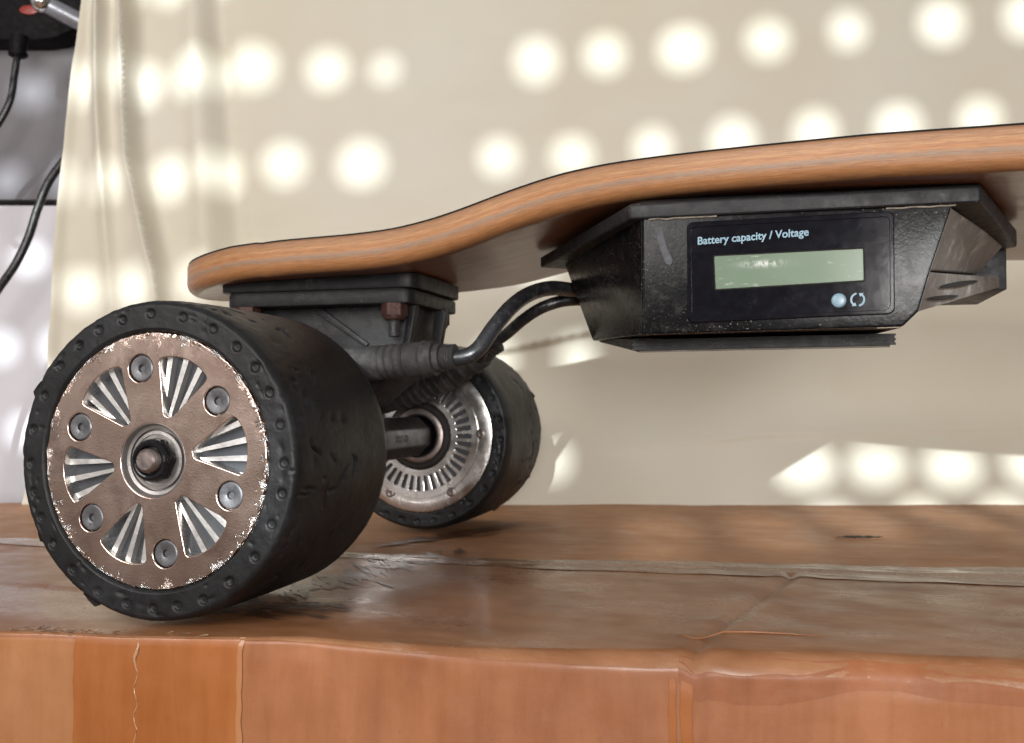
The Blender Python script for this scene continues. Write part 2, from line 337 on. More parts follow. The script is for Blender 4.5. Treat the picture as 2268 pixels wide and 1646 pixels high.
def obj(name, mb, mat, parent=None, smooth=30, bevel=0.0, seg=2, loc=None, rot=None, recalc=True):
    me = bpy.data.meshes.new(name)
    me.from_pydata([(a * S, b * S, c * S) for a, b, c in mb.v], [], mb.f)
    me.validate()
    bm = bmesh.new(); bm.from_mesh(me)
    if bevel or recalc: bmesh.ops.recalc_face_normals(bm, faces=bm.faces)
    if bevel:
        ed = [e for e in bm.edges if len(e.link_faces) == 2 and e.calc_face_angle(0) > math.radians(22)]
        bmesh.ops.bevel(bm, geom=ed, offset=bevel * S, segments=seg, profile=0.6, affect='EDGES', clamp_overlap=True)
    if smooth:
        for f in bm.faces: f.smooth = True
        for e in bm.edges:
            if len(e.link_faces) == 2 and e.calc_face_angle(0) > math.radians(smooth): e.smooth = False
    bm.to_mesh(me); bm.free()
    o = bpy.data.objects.new(name, me); COL.objects.link(o)
    for mm in (mat if isinstance(mat, (list, tuple)) else [mat]): me.materials.append(mm)
    if loc: o.location = Vector(loc) * S
    if rot: o.rotation_euler = rot
    if parent: o.parent = parent
    return o
def thing(name, label, cat, loc=(0, 0, 0), group=None):
    o = bpy.data.objects.new(name, None); COL.objects.link(o); o.location = Vector(loc) * S; o.empty_display_size = 0.02
    o['label'] = label; o['category'] = cat
    if group: o['group'] = group
    return o
def tag(o, label, cat): o['label'] = label; o['category'] = cat; return o
def struct(o): o['kind'] = 'structure'; return o
def nz(x, y, z=0.0, s=1.0): return noise.noise(Vector((x * s, y * s, z * s)))
def curve_mesh(outlines, half, bev, res=2):        # flat outline(s) with holes, thickened; lies in x-z, front at -y
    cu = bpy.data.curves.new('tmp', 'CURVE'); cu.dimensions = '2D'; cu.fill_mode = 'BOTH'
    cu.extrude = (half - bev) * S; cu.bevel_depth = bev * S; cu.bevel_resolution = res; cu.offset = -bev * S
    for pts in outlines:
        sp = cu.splines.new('POLY'); sp.points.add(len(pts) - 1); sp.use_cyclic_u = True
        for q, (x, z) in zip(sp.points, pts): q.co = (x * S, z * S, 0, 1)
    return take(cu)
def take(cu):
    t = bpy.data.objects.new('tmp', cu); COL.objects.link(t)
    bpy.context.view_layer.update()
    me = bpy.data.meshes.new_from_object(t.evaluated_get(bpy.context.evaluated_depsgraph_get()))
    bpy.data.objects.remove(t); bpy.data.curves.remove(cu)
    mb = MB(); mb.add([(v.co.x / S, -v.co.z / S, v.co.y / S) for v in me.vertices], [tuple(p.vertices) for p in me.polygons])
    bpy.data.meshes.remove(me); return mb
def text_mesh(body, size, bold=0.0, shear=0.0, half=0.03, xscale=1.0):
    cu = bpy.data.curves.new('tmp', 'FONT'); cu.body = body; cu.size = size * S; cu.extrude = half * S; cu.offset = bold * S; cu.shear = shear
    cu.resolution_u = 4; cu.space_character = 1.0
    mb = take(cu); mb.v = [(a * xscale, b_, c) for a, b_, c in mb.v]; return mb
def shift(mb, d): mb.v = [(a + d[0], b_ + d[1], c + d[2]) for a, b_, c in mb.v]; return mb
def roty(mb, t):
    c_, s_ = math.cos(t), math.sin(t); mb.v = [(a * c_ - c * s_, b_, a * s_ + c * c_) for a, b_, c in mb.v]; return mb
def rounded(pts, rads, n=5):     # polygon with rounded corners
    out = []; N = len(pts)
    for i in range(N):
        p = Vector(pts[i]); a = (Vector(pts[i - 1]) - p); b_ = (Vector(pts[(i + 1) % N]) - p)
        r = rads[i] if isinstance(rads, (list, tuple)) else rads
        la, lb = a.length, b_.length; a.normalize(); b_.normalize()
        d = min(r, 0.45 * la, 0.45 * lb)
        A, B = p + a * d, p + b_ * d
        for k in range(n + 1):
            t = k / n; q = A * (1 - t) ** 2 + p * 2 * t * (1 - t) + B * t * t; out.append((q.x, q.y))
    return out
def circ(r, n=48, cx=0, cz=0): return [(cx + r * math.cos(2 * PI * i / n), cz + r * math.sin(2 * PI * i / n)) for i in range(n)]

# ================================================================== surroundings
def bx(x, xs, ys): return float(np.interp(x, xs, ys))
fl = MB(); fl.grid([[(-6000 + 600 * i, -6000 + 600 * j, -420) for i in range(21)] for j in range(21)])
struct(obj('floor', fl, M['floor']))
WD = 770
def wall_panel(name, z0, z1, d0, d1, mat):
    b = MB(); P = lambda u, d, z: tuple(at_back(u, d, z))
    u0, u1 = -1500, 1500
    vs = [P(u0, d0, z0), P(u1, d0, z0), P(u1, d1, z0), P(u0, d1, z0), P(u0, d0, z1), P(u1, d0, z1), P(u1, d1, z1), P(u0, d1, z1)]
    b.add(vs, [(0, 3, 2, 1), (4, 5, 6, 7), (0, 1, 5, 4), (1, 2, 6, 5), (2, 3, 7, 6), (3, 0, 4, 7)])
    return obj(name, b, mat, bevel=1.5)
struct(wall_panel('wall', -420, 220, WD, WD + 40, M['wall_light']))
struct(wall_panel('wall', 225, 1300, WD + 3, WD + 43, M['wall_dark']))
struct(wall_panel('wall_joint', 215, 229, WD + 12, WD + 40, M['gap']))

# perforated roller shutter behind the viewer, through whose slots the sun reaches the cloth
def shutter():
    root = thing('roller_shutter', 'pale perforated roller shutter behind the viewpoint letting in spots of sun', 'shutter', at_back(0, -1750, -420))
    th = math.radians(16.0)                    # swung against the cloth, so the rows of spots climb to the right
    d0 = -1550.0
    ax = Vector((RX * math.cos(th) + FX * math.sin(th), RY * math.cos(th) + FY * math.sin(th), 0)); nn = Vector((-ax.y, ax.x, 0))
    org = at_back(0, d0, 0)
    # a spot wanted at the cloth (u, 640, z) traced back along the sun onto the shutter
    def back(u, z):
        p = at_back(u, 640, z); t = (org - p).dot(nn) / sd.dot(nn); q = p + sd * t
        return (q - org).dot(ax), q.z
    ROWA = ([-420, -372, -324, -285, -247, -211, -174, -126, -87, 15, 63, 117, 170, 225, 287, 345, 402], [-420, -247, -174, -87, 15, 63, 117, 170, 225, 287, 402], [270, 276, 287, 289, 293, 299, 302, 307, 313, 318, 328])
    ROWB = ([-400, -350, -305, -265, -227, -195, -151, -101, -10, 42, 95, 148, 203, 258, 314, 372], [-400, -227, -151, -10, 42, 95, 148, 372], [205, 212, 225, 227, 228, 234, 240, 258])
    rowp = 68.0; rows_ = []; hr = random.Random(21)
    for r in range(1, -6, -1):
        cols, us, zs = ROWB if r % 2 else ROWA
        off = (r if r % 2 == 0 else r + 1) * rowp - (12 if r == -4 else 0)
        line = []
        picks = [(u, float(np.interp(u, us, zs)) + off, 1.0, 1.0) for u in cols]
        if r == -3: picks = [q for q in picks if q[0] < 60]
        if r == -4: picks = [q for q in picks if q[0] < -95] + [(-24, 24, 1.0, 1.0), (27, 22, 1.0, 1.15), (188, 19, 1.45, 1.2), (236, 20, 1.45, 1.2), (286, 21, 1.45, 1.2), (338, 23, 1.45, 1.2)]
        if r == -5: picks = [(q[0], q[1], 1.25, 1.3) for q in picks if q[0] > 60] + [(-30, float(np.interp(-30, us, zs)) + off, 0.9, 1.0)]
        for u, z, fw, fh in picks:
            a_, z_ = back(u + hr.uniform(-2.2, 2.2), z + hr.uniform(-2.2, 2.2)); k_ = hr.uniform(0.84, 1.08) * (0.66 if u == -87 else 1.0); fw *= hr.uniform(0.92, 1.1)
            line.append((a_, z_, 14.6 * fw * k_, 13.2 * fh * k_))
        rows_.append(sorted(line))
    b = MB(); T = 3.0
    al_ = [q for r in rows_ for q in r]
    xs0, xs1 = min(q[0] for q in al_) - 60, max(q[0] for q in al_) + 60
    P = lambda x, d, z: tuple(org + ax * x + nn * d + Vector((0, 0, z)))
    def slab(pts4):                            # four (a, z) corners, given thickness
        b.add([P(x, 0, z) for x, z in pts4] + [P(x, T, z) for x, z in pts4], [(0, 1, 2, 3), (7, 6, 5, 4), (0, 4, 5, 1), (1, 5, 6, 2), (2, 6, 7, 3), (3, 7, 4, 0)])
    def edge(row, s_):                         # height of a row's upper or lower slot line
        return (lambda x: float(np.interp(x, [q[0] for q in row], [q[1] for q in row])) + s_ * 16)
    tops = [edge(r, 1) for r in rows_]; bots = [edge(r, -1) for r in rows_]
    hi = max(q[1] for q in al_) + 40; lo = min(q[1] for q in al_) - 40
    for k, row in enumerate(rows_):
        xs_ = [xs0]
        for a, z, hw, hh in row: xs_ += [a - hw, a + hw]
        xs_.append(xs1)
        up = (lambda x: hi) if k == 0 else (lambda x: (bots[k - 1](x) + tops[k](x)) / 2)
        dn = (lambda x: lo) if k == len(rows_) - 1 else (lambda x: (bots[k](x) + tops[k + 1](x)) / 2)
        for i in range(len(xs_) - 1):
            xa, xb = xs_[i], xs_[i + 1]
            if i % 2 == 0: slab([(xa, dn(xa)), (xb, dn(xb)), (xb, up(xb)), (xa, up(xa))])
            else:
                a, zc, hw, hh = row[i // 2]
                slab([(xa, dn(xa)), (xb, dn(xb)), (xb, zc - hh), (xa, zc - hh)]); slab([(xa, zc + hh), (xb, zc + hh), (xb, up(xb)), (xa, up(xa))])
                for sx in (-1, 1):             # rounded corners
                    for sz in (-1, 1):
                        arc = [(a + sx * hw, zc + sz * hh)] + [(a + sx * hw * math.cos(t), zc + sz * hh * math.sin(t)) for t in [PI / 2 * i_ / 7 for i_ in range(8)]]
                        n = len(arc); b.add([P(p, 1.5, q) for p, q in arc], [tuple(range(n))])
    P0 = lambda x, d, z: tuple(org + ax * x + nn * d + Vector((0, 0, z)))
    for xa, xb, za, zb in ((xs0, xs1, -420, lo), (xs0, xs1, hi, hi + 500), (xs0 - 900, xs0, -420, hi + 500), (xs1, xs1 + 900, -420, hi + 500)):
        b.add([P0(xa, 0, za), P0(xb, 0, za), P0(xb, T, za), P0(xa, T, za), P0(xa, 0, zb), P0(xb, 0, zb), P0(xb, T, zb), P0(xa, T, zb)],
              [(0, 3, 2, 1), (4, 5, 6, 7), (0, 1, 5, 4), (1, 2, 6, 5), (2, 3, 7, 6), (3, 0, 4, 7)])
    o = obj('slat_panel', b, M['shutter'], smooth=0, recalc=False); o.parent = root; o.matrix_parent_inverse = Matrix.Translation(-root.location)
    return root
shutter()

# ------------------------------------------------------------------ the cloth
def cloth():
    nu, nv = 560, 260
    rows = []
    for j in range(nv + 1):
        z = -14 + 470 * (j / nv)
        ul = -305 + max(z - 126, -20) * 0.085 + 2.0 * math.sin(z / 47)
        row = []
        for i in range(nu + 1):
            t = i / nu; t = t ** 1.7
            u = ul + (620 - ul) * t
            d = 646 - 26 * math.exp(-max(z, 0) / 30.0) - 8 * math.exp(-((z - 20) / 30.0) ** 2)
            # long pinched folds near the left edge
            uc = bx(z, [126, 150, 224, 328, 460], [-232, -234, -252, -257, -262])
            s = u - uc
            amp = bx(z, [60, 120, 160, 330], [0, 10, 19, 20])
            if s < 0: d -= amp * math.exp(s / 13.0)
            else: d += 0.45 * amp * math.exp(-s / 9.0) - amp * math.exp(-s / 3.2) * 1.3
            uc2 = bx(z, [100, 200, 260, 328, 460], [-262, -268, -271, -270, -272])
            s = u - uc2; amp = bx(z, [140, 230, 330], [4, 11, 18])
            d -= amp * math.exp(-(s / 7.0) ** 2) * (1 if s < 0 else math.exp(-s / 6))
            uc3 = bx(z, [60, 328], [-196, -212]); s = u - uc3; d -= 7.0 * math.exp(-(s / 9.0) ** 2)
            uc4 = bx(z, [60, 328], [-172, -197]); s = u - uc4; d += 5.0 * math.exp(-(s / 8.0) ** 2)
            d -= 5 * math.exp(-((u - ul) / 5.0) ** 2)
            # slanting fold under the board
            zf = bx(u, [-60, 0, 40, 120, 260, 620], [88, 99, 108, 124, 138, 150]); sz = z - zf
            amp = bx(u, [-80, -20, 60, 160, 320], [0, 8, 9, 5, 0])
            if sz > 0: d -= amp * math.exp(-sz / 22.0)
            else: d -= amp * math.exp(sz / 1.2)
            zf = bx(u, [40, 160, 300, 620], [30, 42, 46, 50]); sz = z - zf
            d -= bx(u, [40, 140, 300], [0, 3.0, 2.5]) * (math.exp(-sz / 14.0) if sz > 0 else math.exp(sz / 1.6))
            d += 3.0 * nz(u, z, 3, 0.011) + bx(u, [-300, -150, 0], [3.0, 2.0, 0.3]) * nz(u * 1.6 + z * 0.8, z * 0.35, 5, 0.022) + 0.6 * nz(u, z * 2.2, 9, 0.03)
            row.append(tuple(at_back(u, d, z)))
        rows.append(row)
    b = MB(); b.grid(rows)
    o = obj('cloth_backdrop', b, M['cloth'], smooth=180)
    sm = o.modifiers.new('thickness', 'SOLIDIFY'); sm.thickness = 0.5 * S; sm.offset = 0
    return tag(o, 'cream cloth hung behind the skateboard, creased at its left edge', 'cloth')
cloth()

# ------------------------------------------------------------------ things at the top left
def device():
    r = thing('power_adapter', 'black box with a red oval switch on the dark wall at top left', 'adapter', at_back(-370, 740, 330))
    def put(o): o.parent = r; o.matrix_parent_inverse = Matrix.Translation(-r.location)
    b = MB(); P = lambda u, d, z: tuple(at_back(u, d, z))
    pro = [(-470, 345), (-368, 345), (-354, 347), (-342, 353), (-300, 357), (-300, 440), (-470, 440)]
    n = len(pro)
    b.add([P(u, 748, z) for u, z in pro] + [P(u, WD + 3, z) for u, z in pro], [tuple(range(n)), tuple(range(2 * n - 1, n - 1, -1))] + [(i, (i + 1) % n, (i + 1) % n + n, i + n) for i in range(n)])
    put(obj('case', b, M['dark_device'], bevel=3))
    b = MB(); q = [(-375 + 7.4 * math.cos(t), 368 + 3.6 * math.sin(t)) for t in [2 * PI * i / 24 for i in range(24)]]; n = 24
    b.add([P(u, 746.5, z) for u, z in q] + [P(u, 749, z) for u, z in q], [tuple(range(n)), tuple(range(2 * n - 1, n - 1, -1))] + [(i, (i + 1) % n, (i + 1) % n + n, i + n) for i in range(n)])
    put(obj('switch', b, M['switch'], bevel=0.4))
    b = MB(); b.tube([P(-366, 716, 336), P(-367, 716, 328), P(-367.5, 716, 320)], [6.5, 6.2, 5.4], 14); b.tube([P(-367, 716, 323), P(-367, 716, 321)], [6.8, 6.8], 14)
    put(obj('strain_relief', b, M['dark_device']))
    c = MB()
    pth = [(-367.5, 716, 322), (-369, 715, 306), (-372, 714, 285), (-384, 713, 262), (-402, 713, 240), (-412, 712, 215), (-400, 712, 200)]
    pts = [Vector(P(*p)) for p in pth]
    def smooth_path(pts, k=8):
        out = []
        for i in range(len(pts) - 1):
            p0, p1, p2, p3 = pts[max(i - 1, 0)], pts[i], pts[i + 1], pts[min(i + 2, len(pts) - 1)]
            for q in range(k):
                t = q / k; out.append(0.5 * ((2 * p1) + (p2 - p0) * t + (2 * p0 - 5 * p1 + 4 * p2 - p3) * t * t + (3 * p1 - p0 - 3 * p2 + p3) * t ** 3))
        out.append(pts[-1]); return out
    device.smooth_path = smooth_path
    c.tube(smooth_path(pts), 2.6, 12); put(obj('cord', c, M['cable']))
    # rod with a ball end
    r2 = thing('ball_ended_rod', 'grey rod with a shiny round ball end beside the black box', 'rod', at_back(-330, 700, 330))
    def put2(o): o.parent = r2; o.matrix_parent_inverse = Matrix.Translation(-r2.location)
    b = MB(); b.tube([P(-337, 694, 351), P(-328, 698, 347), P(-312, 706, 340), P(-290, 716, 331)], [6.0, 6.4, 6.4, 6.4], 20); put2(obj('shaft', b, M['rod']))
    b = MB(); ce = Vector(P(-338.5, 692, 351.5)); rows = []
    for i in range(17):
        ph = PI * i / 16; rows.append([tuple(ce + Vector((7.4 * math.sin(ph) * math.cos(t), 7.4 * math.sin(ph) * math.sin(t), 7.4 * math.cos(ph)))) for t in [2 * PI * k / 24 for k in range(24)]])
    b.grid(rows, close_u=True); put2(obj('ball', b, M['chrome'], smooth=180))
    # loose cable crossing in front of the lower wall
    pth = [(-300, 690, 262), (-314, 686, 240), (-326, 682, 220), (-333, 680, 200), (-338, 678, 180), (-346, 676, 160), (-358, 676, 142), (-372, 678, 122), (-388, 682, 96), (-400, 690, 60), (-404, 700, 20), (-404, 715, -60)]
    c = MB(); c.tube(smooth_path([Vector(P(*p)) for p in pth]), 2.9, 14)
    tag(obj('cable', c, M['cable']), 'thin black cable looping down past the pale wall left of the cloth', 'cable')
device()

# ================================================================== the cardboard box
FRX = [-500, -300, -40, 31, 91, 150, 230, 420, 800]; FRY = [-52, -34, -12.5, -4, 2, 13, 27, 54, 96]
SEX = [-500, -174, 45, 264, 500, 800]; SEY = [118, 125, 131, 158, 172, 190]
def front_y(x): return bx(x, FRX, FRY)
def seam_y(x): return bx(x, SEX, SEY) + 1.2 * nz(x, 0, 0, 0.03)
def far_y(x): return 353 + 0.2875 * x
def top_z(x, y):
    z = 0.9 * nz(x, y, 2, 0.012) + 0.35 * nz(x, y, 5, 0.045)
    if y < 40: z -= 0.6 * math.exp(-((x + 70) / 40) ** 2)
    for wx, wy in ((0, 32), (0, 242)):                 # pressed down under the wheels
        z -= 1.4 * math.exp(-(((x - wx) / 30) ** 2 + ((y - wy) / 44) ** 2))
    # score line running from the seam to the front edge
    xs = bx(y, [5, 130], [151, 178]); s = x - xs
    if 0 < y < 140: z -= 1.2 * math.exp(-(s / 1.8) ** 2) - 0.5 * math.exp(-((s - 5) / 4) ** 2) - 0.35 * math.exp(-((s + 4) / 3) ** 2)
    return z - 0.5
def edge_r(x): return bx(x, [-100, 25, 90, 160, 300], [1.3, 1.5, 3.5, 6.0, 7.5])
def edge_pt(x, q, lift=0.0):          # q < 0: on the top, that far behind the rolled edge; 0..1: round the edge; > 1: q - 1 down the front
    R_, fy = edge_r(x), front_y(x)
    crush = (0.7 + 0.35 * nz(x, 0, 4, 0.03)); jig = 0.15 * nz(x, 1, 7, 0.11)
    zt = top_z(x, fy + R_) - crush
    if q <= 0:
        y = fy + R_ - q; e = min(1.0, -q / 16)
        return (x, y, top_z(x, y) - crush * (1 - e) ** 2 + lift)
    if q <= 1:
        a = PI / 2 * q; return (x, fy + R_ - (R_ + lift) * math.sin(a) + jig * q, zt - R_ + (R_ + lift) * math.cos(a))
    d = q - 1; z = zt - R_ - d; f = min(1, d / 4)
    return (x, fy - lift + jig * (1 - f) + f * (0.7 * nz(x, z, 11, 0.03) + 0.25 * nz(x, z, 1, 0.12)), z)
def cardbox():
    root = thing('cardboard_box', 'brown taped cardboard box the skateboard stands on', 'box', (150, 150, -420))
    def put(o): o.parent = root; o.matrix_parent_inverse = Matrix.Translation(-root.location); return o
    xs = [float(x) for x in list(np.arange(-520, -120, 8.0)) + list(np.arange(-120, 330, 1.6)) + list(np.arange(330, 801, 10.0))]
    rows = []
    for x in xs:
        L_ = seam_y(x) - 1.0 - front_y(x) - edge_r(x)
        row = [edge_pt(x, -L_ * (1 - k / 60.0)) for k in range(61)] + [edge_pt(x, k / 8) for k in range(1, 9)] + [edge_pt(x, 1 + k * 0.95) for k in range(1, 38)] + [edge_pt(x, 130), edge_pt(x, 250), edge_pt(x, 410)]
        rows.append(row)
    b = MB(); b.grid(rows); put(obj('front_panel', b, M['card_front'], smooth=50))
    return root, put
BOX, BPUT = cardbox()
def sheet(name, mat, x0, x1, nx, yz, ny, lift=0.25, top=True, smooth=60, x_of=None):
    pass
def top_sheet(name, mat, xs, ylo, yhi, ny, lift, jag=0.0, seed=0, ridge=0.0):
    rows = []
    for x in xs:
        a, c = ylo(x), yhi(x); rows.append([(x, a + (c - a) * k / ny, top_z(x, a + (c - a) * k / ny) + lift + 0.10 * nz(x, a + (c - a) * k / ny, seed, 0.2) + ridge * 0.6 * (0.45 * abs(nz(x * 0.06, (a + (c - a) * k / ny) * 1.0, 40, 0.33)) + 1.2 * math.exp(-((k / ny - 0.55) / 0.08) ** 2) * bx(x, [0, 200], [0.3, 0.8]))) for k in range(ny + 1)])
    b = MB(); b.grid(rows); return BPUT(obj(name, b, mat, smooth=50))
def front_sheet(name, mat, x0, x1, q0, q1, lift, jag=0.4, seed=0):
    rows = []; nx, nq = max(4, int((x1 - x0) / 1.2)), int((q1 - q0) / 0.8)
    for j in range(nq + 1):
        q = q0 + (q1 - q0) * j / nq; xa, xb = x0 + jag * nz(q, seed, 1, 0.25), x1 + jag * nz(q, seed, 8, 0.25)
        rows.append([edge_pt(xa + (xb - xa) * i / nx, q, lift) for i in range(nx + 1)])
    b = MB(); b.grid(rows); return BPUT(obj(name, b, mat, smooth=50))
# the top skin of the near flap is dull brown under glossy tape
xs_top = [float(x) for x in list(np.arange(-510, -120, 8)) + list(np.arange(-120, 330, 1.6)) + list(np.arange(330, 790, 10))]
def wrap_sheet(name, mat, xs, q0, q1, n, lift, seed=0):      # a sheet that follows the box over its front edge, from q0(x) to q1(x)
    rows = []
    for x in xs:
        a, c = q0(x), q1(x); rows.append([edge_pt(x, a + (c - a) * k / n, lift + 0.08 * nz(x, a + (c - a) * k / n, seed, 0.3)) for k in range(n + 1)])
    bb = MB(); bb.grid(rows); return BPUT(obj(name, bb, mat, smooth=50))
rows = []
for x in xs_top:
    L_ = seam_y(x) - 1.2 - front_y(x) - edge_r(x); end = bx(x, [-100, 20, 90, 150, 300], [0.5, 0.5, 0.7, 0.85, 0.95]) + 0.12 * nz(x, 1, 1, 0.07)
    rows.append([edge_pt(x, -L_ * (1 - k / 60.0), 0.22) for k in range(61)] + [edge_pt(x, max(0.05, end) * k / 8, 0.22) for k in range(1, 9)])
b = MB(); b.grid(rows); BPUT(obj('near_flap', b, M['card_top'], smooth=50))
# far flap
top_sheet('far_flap', M['card_far'], xs_top, lambda x: seam_y(x) + 0.6, lambda x: far_y(x), 60, -0.3, seed=5)
b = MB(); b.grid([[(x, seam_y(x) + t, -2.5) for t in (-4, 5)] for x in xs_top]); BPUT(obj('seam_gap', b, M['gap']))
b = MB()
fy0, fy1 = far_y(-510), far_y(790)
b.add([(-515, -52, -2), (-515, fy0, -2), (-515, fy0, -418), (-515, -52, -418), (795, 43, -2), (795, fy1, -2), (795, fy1, -418), (795, 43, -418)], [(0, 1, 2, 3), (4, 7, 6, 5), (1, 5, 6, 2)])
BPUT(obj('side_panel', b, M['card_far'], smooth=0))
# clear grey tape over the seam
top_sheet('tape_strip', M['tape_grey'], xs_top, lambda x: seam_y(x) - bx(x, [-500, 0, 60, 160, 264, 800], [10, 9, 11, 16, 24, 26]) + 1.5 * nz(x, 0, 8, 0.05), lambda x: seam_y(x) + bx(x, [-500, 0, 60, 160, 264, 800], [8, 6, 7, 12, 16, 16]) + 2.0 * nz(x, 5, 8, 0.06), 30, 0.44, seed=8, ridge=1.0)
rng = random.Random(9); b = MB()
def streak(x, y, ang, l, w):
    c_, s_ = math.cos(ang), math.sin(ang); n = 6; o = []
    for k in range(n + 1):
        t = k / n; ww = w * (math.sin(PI * min(1, t * 1.2 + 0.1)) ** 0.6) * (0.7 + 0.5 * rng.random()); xx, yy = x + c_ * l * t, y + s_ * l * t
        o.append([(xx - s_ * sg * ww, yy + c_ * sg * ww, top_z(xx - s_ * sg * ww, yy + c_ * sg * ww) + 0.42 + 0.05 * rng.random()) for sg in (-1, 0, 1)])
    b.grid(o)
for _ in range(150):
    t = rng.random(); streak(12 + 20 * t + rng.gauss(0, 5), 55 + 95 * t + rng.gauss(0, 6), rng.gauss(-0.9, 0.12), rng.uniform(6, 24), rng.uniform(0.4, 1.7))
for _ in range(110):
    t = rng.random(); streak(-6 + 44 * t + rng.gauss(0, 4), 20 + 22 * rng.random(), rng.gauss(-0.25, 0.15), rng.uniform(4, 15), rng.uniform(0.4, 1.3))
for _ in range(60):
    t = rng.random(); streak(0 + 34 * t, 165 + 72 * t + rng.gauss(0, 14), rng.gauss(1.0, 0.1), rng.uniform(8, 28), rng.uniform(0.5, 2.0))
o = BPUT(obj('dark_scrape', b, M['tape_dark'], smooth=60)); o['kind'] = 'stuff'
# tapes on the front face
front_sheet('tape_strip', M['tape_tan'], -62, -17, 0.5, 60, 0.12, seed=1)
front_sheet('tape_strip', M['tape_orange'], -18, 31.5, 0.55, 60, 0.30, seed=4)
front_sheet('tape_strip', M['tape_tan'], 31, 32.6, 0.3, 60, 0.36, seed=6)
front_sheet('tape_strip', M['tape_orange'], 147.5, 149.2, 2.0, 60, 0.3, seed=9)
front_sheet('tape_strip', M['tape_orange'], 150.5, 153.5, 2.5, 60, 0.3, seed=19)
M['tape_red'] = card('red_brown_tape', (0.21, 0.072, 0.028), (0.30, 0.112, 0.047), 0.52, 0.03, streak=(1, 1, 0.15), bump=0.2)
wrap_sheet('tape_strip', M['tape_red'], [float(x) for x in np.arange(150, 330, 1.0)], lambda x: 0.45 + 0.1 * nz(x, 0, 51, 0.1), lambda x: 1 + bx(x, [150, 155, 163, 175, 184, 194, 204, 216, 232, 330], [2, 5.5, 6.6, 6.3, 4.2, 1.8, 1.3, 3.2, 3.6, 3]) + 0.12 * nz(x, 2, 52, 0.1), 14, 0.27)
b = MB(); b.tube([(x, y, top_z(x, y) + h) for x, y, h in ((146, 31, 0.05), (150, 29, 0.3), (152.5, 26.5, 0.2), (155, 30, 0.4), (160, 34, 0.6), (168, 36, 0.55), (178, 37, 0.4), (190, 38, 0.1))], [0.06, 0.2, 0.15, 0.3, 0.35, 0.35, 0.2, 0.06], 10)
BPUT(obj('raised_crease', b, M['card_top'], smooth=180))
# raised wrinkle in the orange tape
b = MB(); b.tube([edge_pt(1.2 + 0.5 * math.sin(q * .8), q, 0.3) for q in np.linspace(0.9, 40, 40)], [0.16 + 0.42 * math.exp(-((q - 4) / 3.5) ** 2) for q in np.linspace(0.9, 40, 40)], 8)
M['clear_tape'] = card('glossy_tape_wrinkle', (0.40, 0.20, 0.10), (0.5, 0.28, 0.16), 0.10, 1.0, bump=0.05)
BPUT(obj('tape_wrinkle', b, M['clear_tape'], smooth=180))
# torn fibres on the crushed front edge
b = MB(); rng = random.Random(4)
for _ in range(170):
    x = rng.gauss(-27, 9) if rng.random() < 0.8 else rng.uniform(-45, 20); y = front_y(x) + rng.uniform(0.2, 4); z = top_z(x, y) - rng.uniform(0.0, 1.8)
    l = rng.uniform(1.0, 4.5); a = rng.uniform(-0.7, 0.7); p = Vector((x, y, z)); q = p + Vector((l * math.cos(a), l * math.sin(a) * .4, rng.uniform(-0.2, 1.1)))
    w = rng.uniform(0.15, 0.5); b.add([p, q, q + Vector((0.3, w, -0.25)), p + Vector((0, w, -0.3))], [(0, 1, 2, 3)])
o = BPUT(obj('torn_edge', b, M['torn'], smooth=0)); o['kind'] = 'stuff'
# slit in the far flap
pts = []; 
for k in range(41):
    t = k / 40; x = 198 + 23 * t; pts.append((x, 246 + 8 * t + 1.6 * nz(x, 0, 0, 0.5), 4.2 * math.sin(PI * t) ** 0.7 * (0.6 + 0.5 * nz(x, 5, 0, 0.4))))
b = MB(); b.grid([[(x, y - w * 2.0, top_z(x, y) + 0.12), (x, y + w * 2.0, top_z(x, y) + 0.12)] for x, y, w in pts]); BPUT(obj('slit', b, M['gap']))
b = MB(); b.grid([[(x, y - w * 2.0 - 2.5, top_z(x, y) - 0.1), (x, y - w * 2.0 - 0.4, top_z(x, y) + 0.3), (x, y - w * 2.0 + .2, top_z(x, y) + 0.14)] for x, y, w in pts]); BPUT(obj('torn_lip', b, M['card_far']))

# ================================================================== the skateboard
SK = thing('electric_skateboard', 'wooden electric skateboard with two fat black hub motor wheels and a battery case', 'skateboard', (0, 137, 0))
def sput(o, parent=None):
    if parent is None: o.parent = SK; o.matrix_parent_inverse = Matrix.Translation(-SK.location)
    else: o.parent = parent
    return o
# deck profile measured along its near edge
HX = [-76, -20, 40, 90, 140, 200, 260, 330, 420, 560, 620]; HH = [42, 45, 51, 61, 75, 90, 99, 104, 104, 90, 80]
ZX = [-76, -46, -38, -26, -15, 5, 25, 44, 63, 81, 98, 114.5, 130, 159, 185, 209, 239, 300, 420, 620]
ZT = [118, 120.8, 124.2, 126.0, 126.7, 127.0, 127.2, 128.6, 131.9, 136.6, 140.2, 142.0, 142.4, 142.0, 141.2, 140.4, 139.2, 137.5, 136.5, 140]
TIP = -77.0
def deck_h(x):
    h = bx(x, HX, HH); x1 = -6.0
    if x < x1: h *= max(0.0, 1 - ((x1 - x) / (x1 - TIP)) ** 2.3) ** 0.5
    return h
def deck_top(x, y):
    z = 0
    for q in (-9, -4.5, 0, 4.5, 9): z += bx(x + q, ZX, ZT) / 5
    if x < -20: z = max(z, 122.5 + (x + 76) * 0.035 + 2.2 * min(1, (x + 76) / 40)) - 0.0
    return z + 0.008 * (y - 137)
def deck_thick(x): return bx(x, [-76, -30, 60, 110, 150, 620], [12.6, 13.0, 13.2, 12.4, 11.8, 12.2])
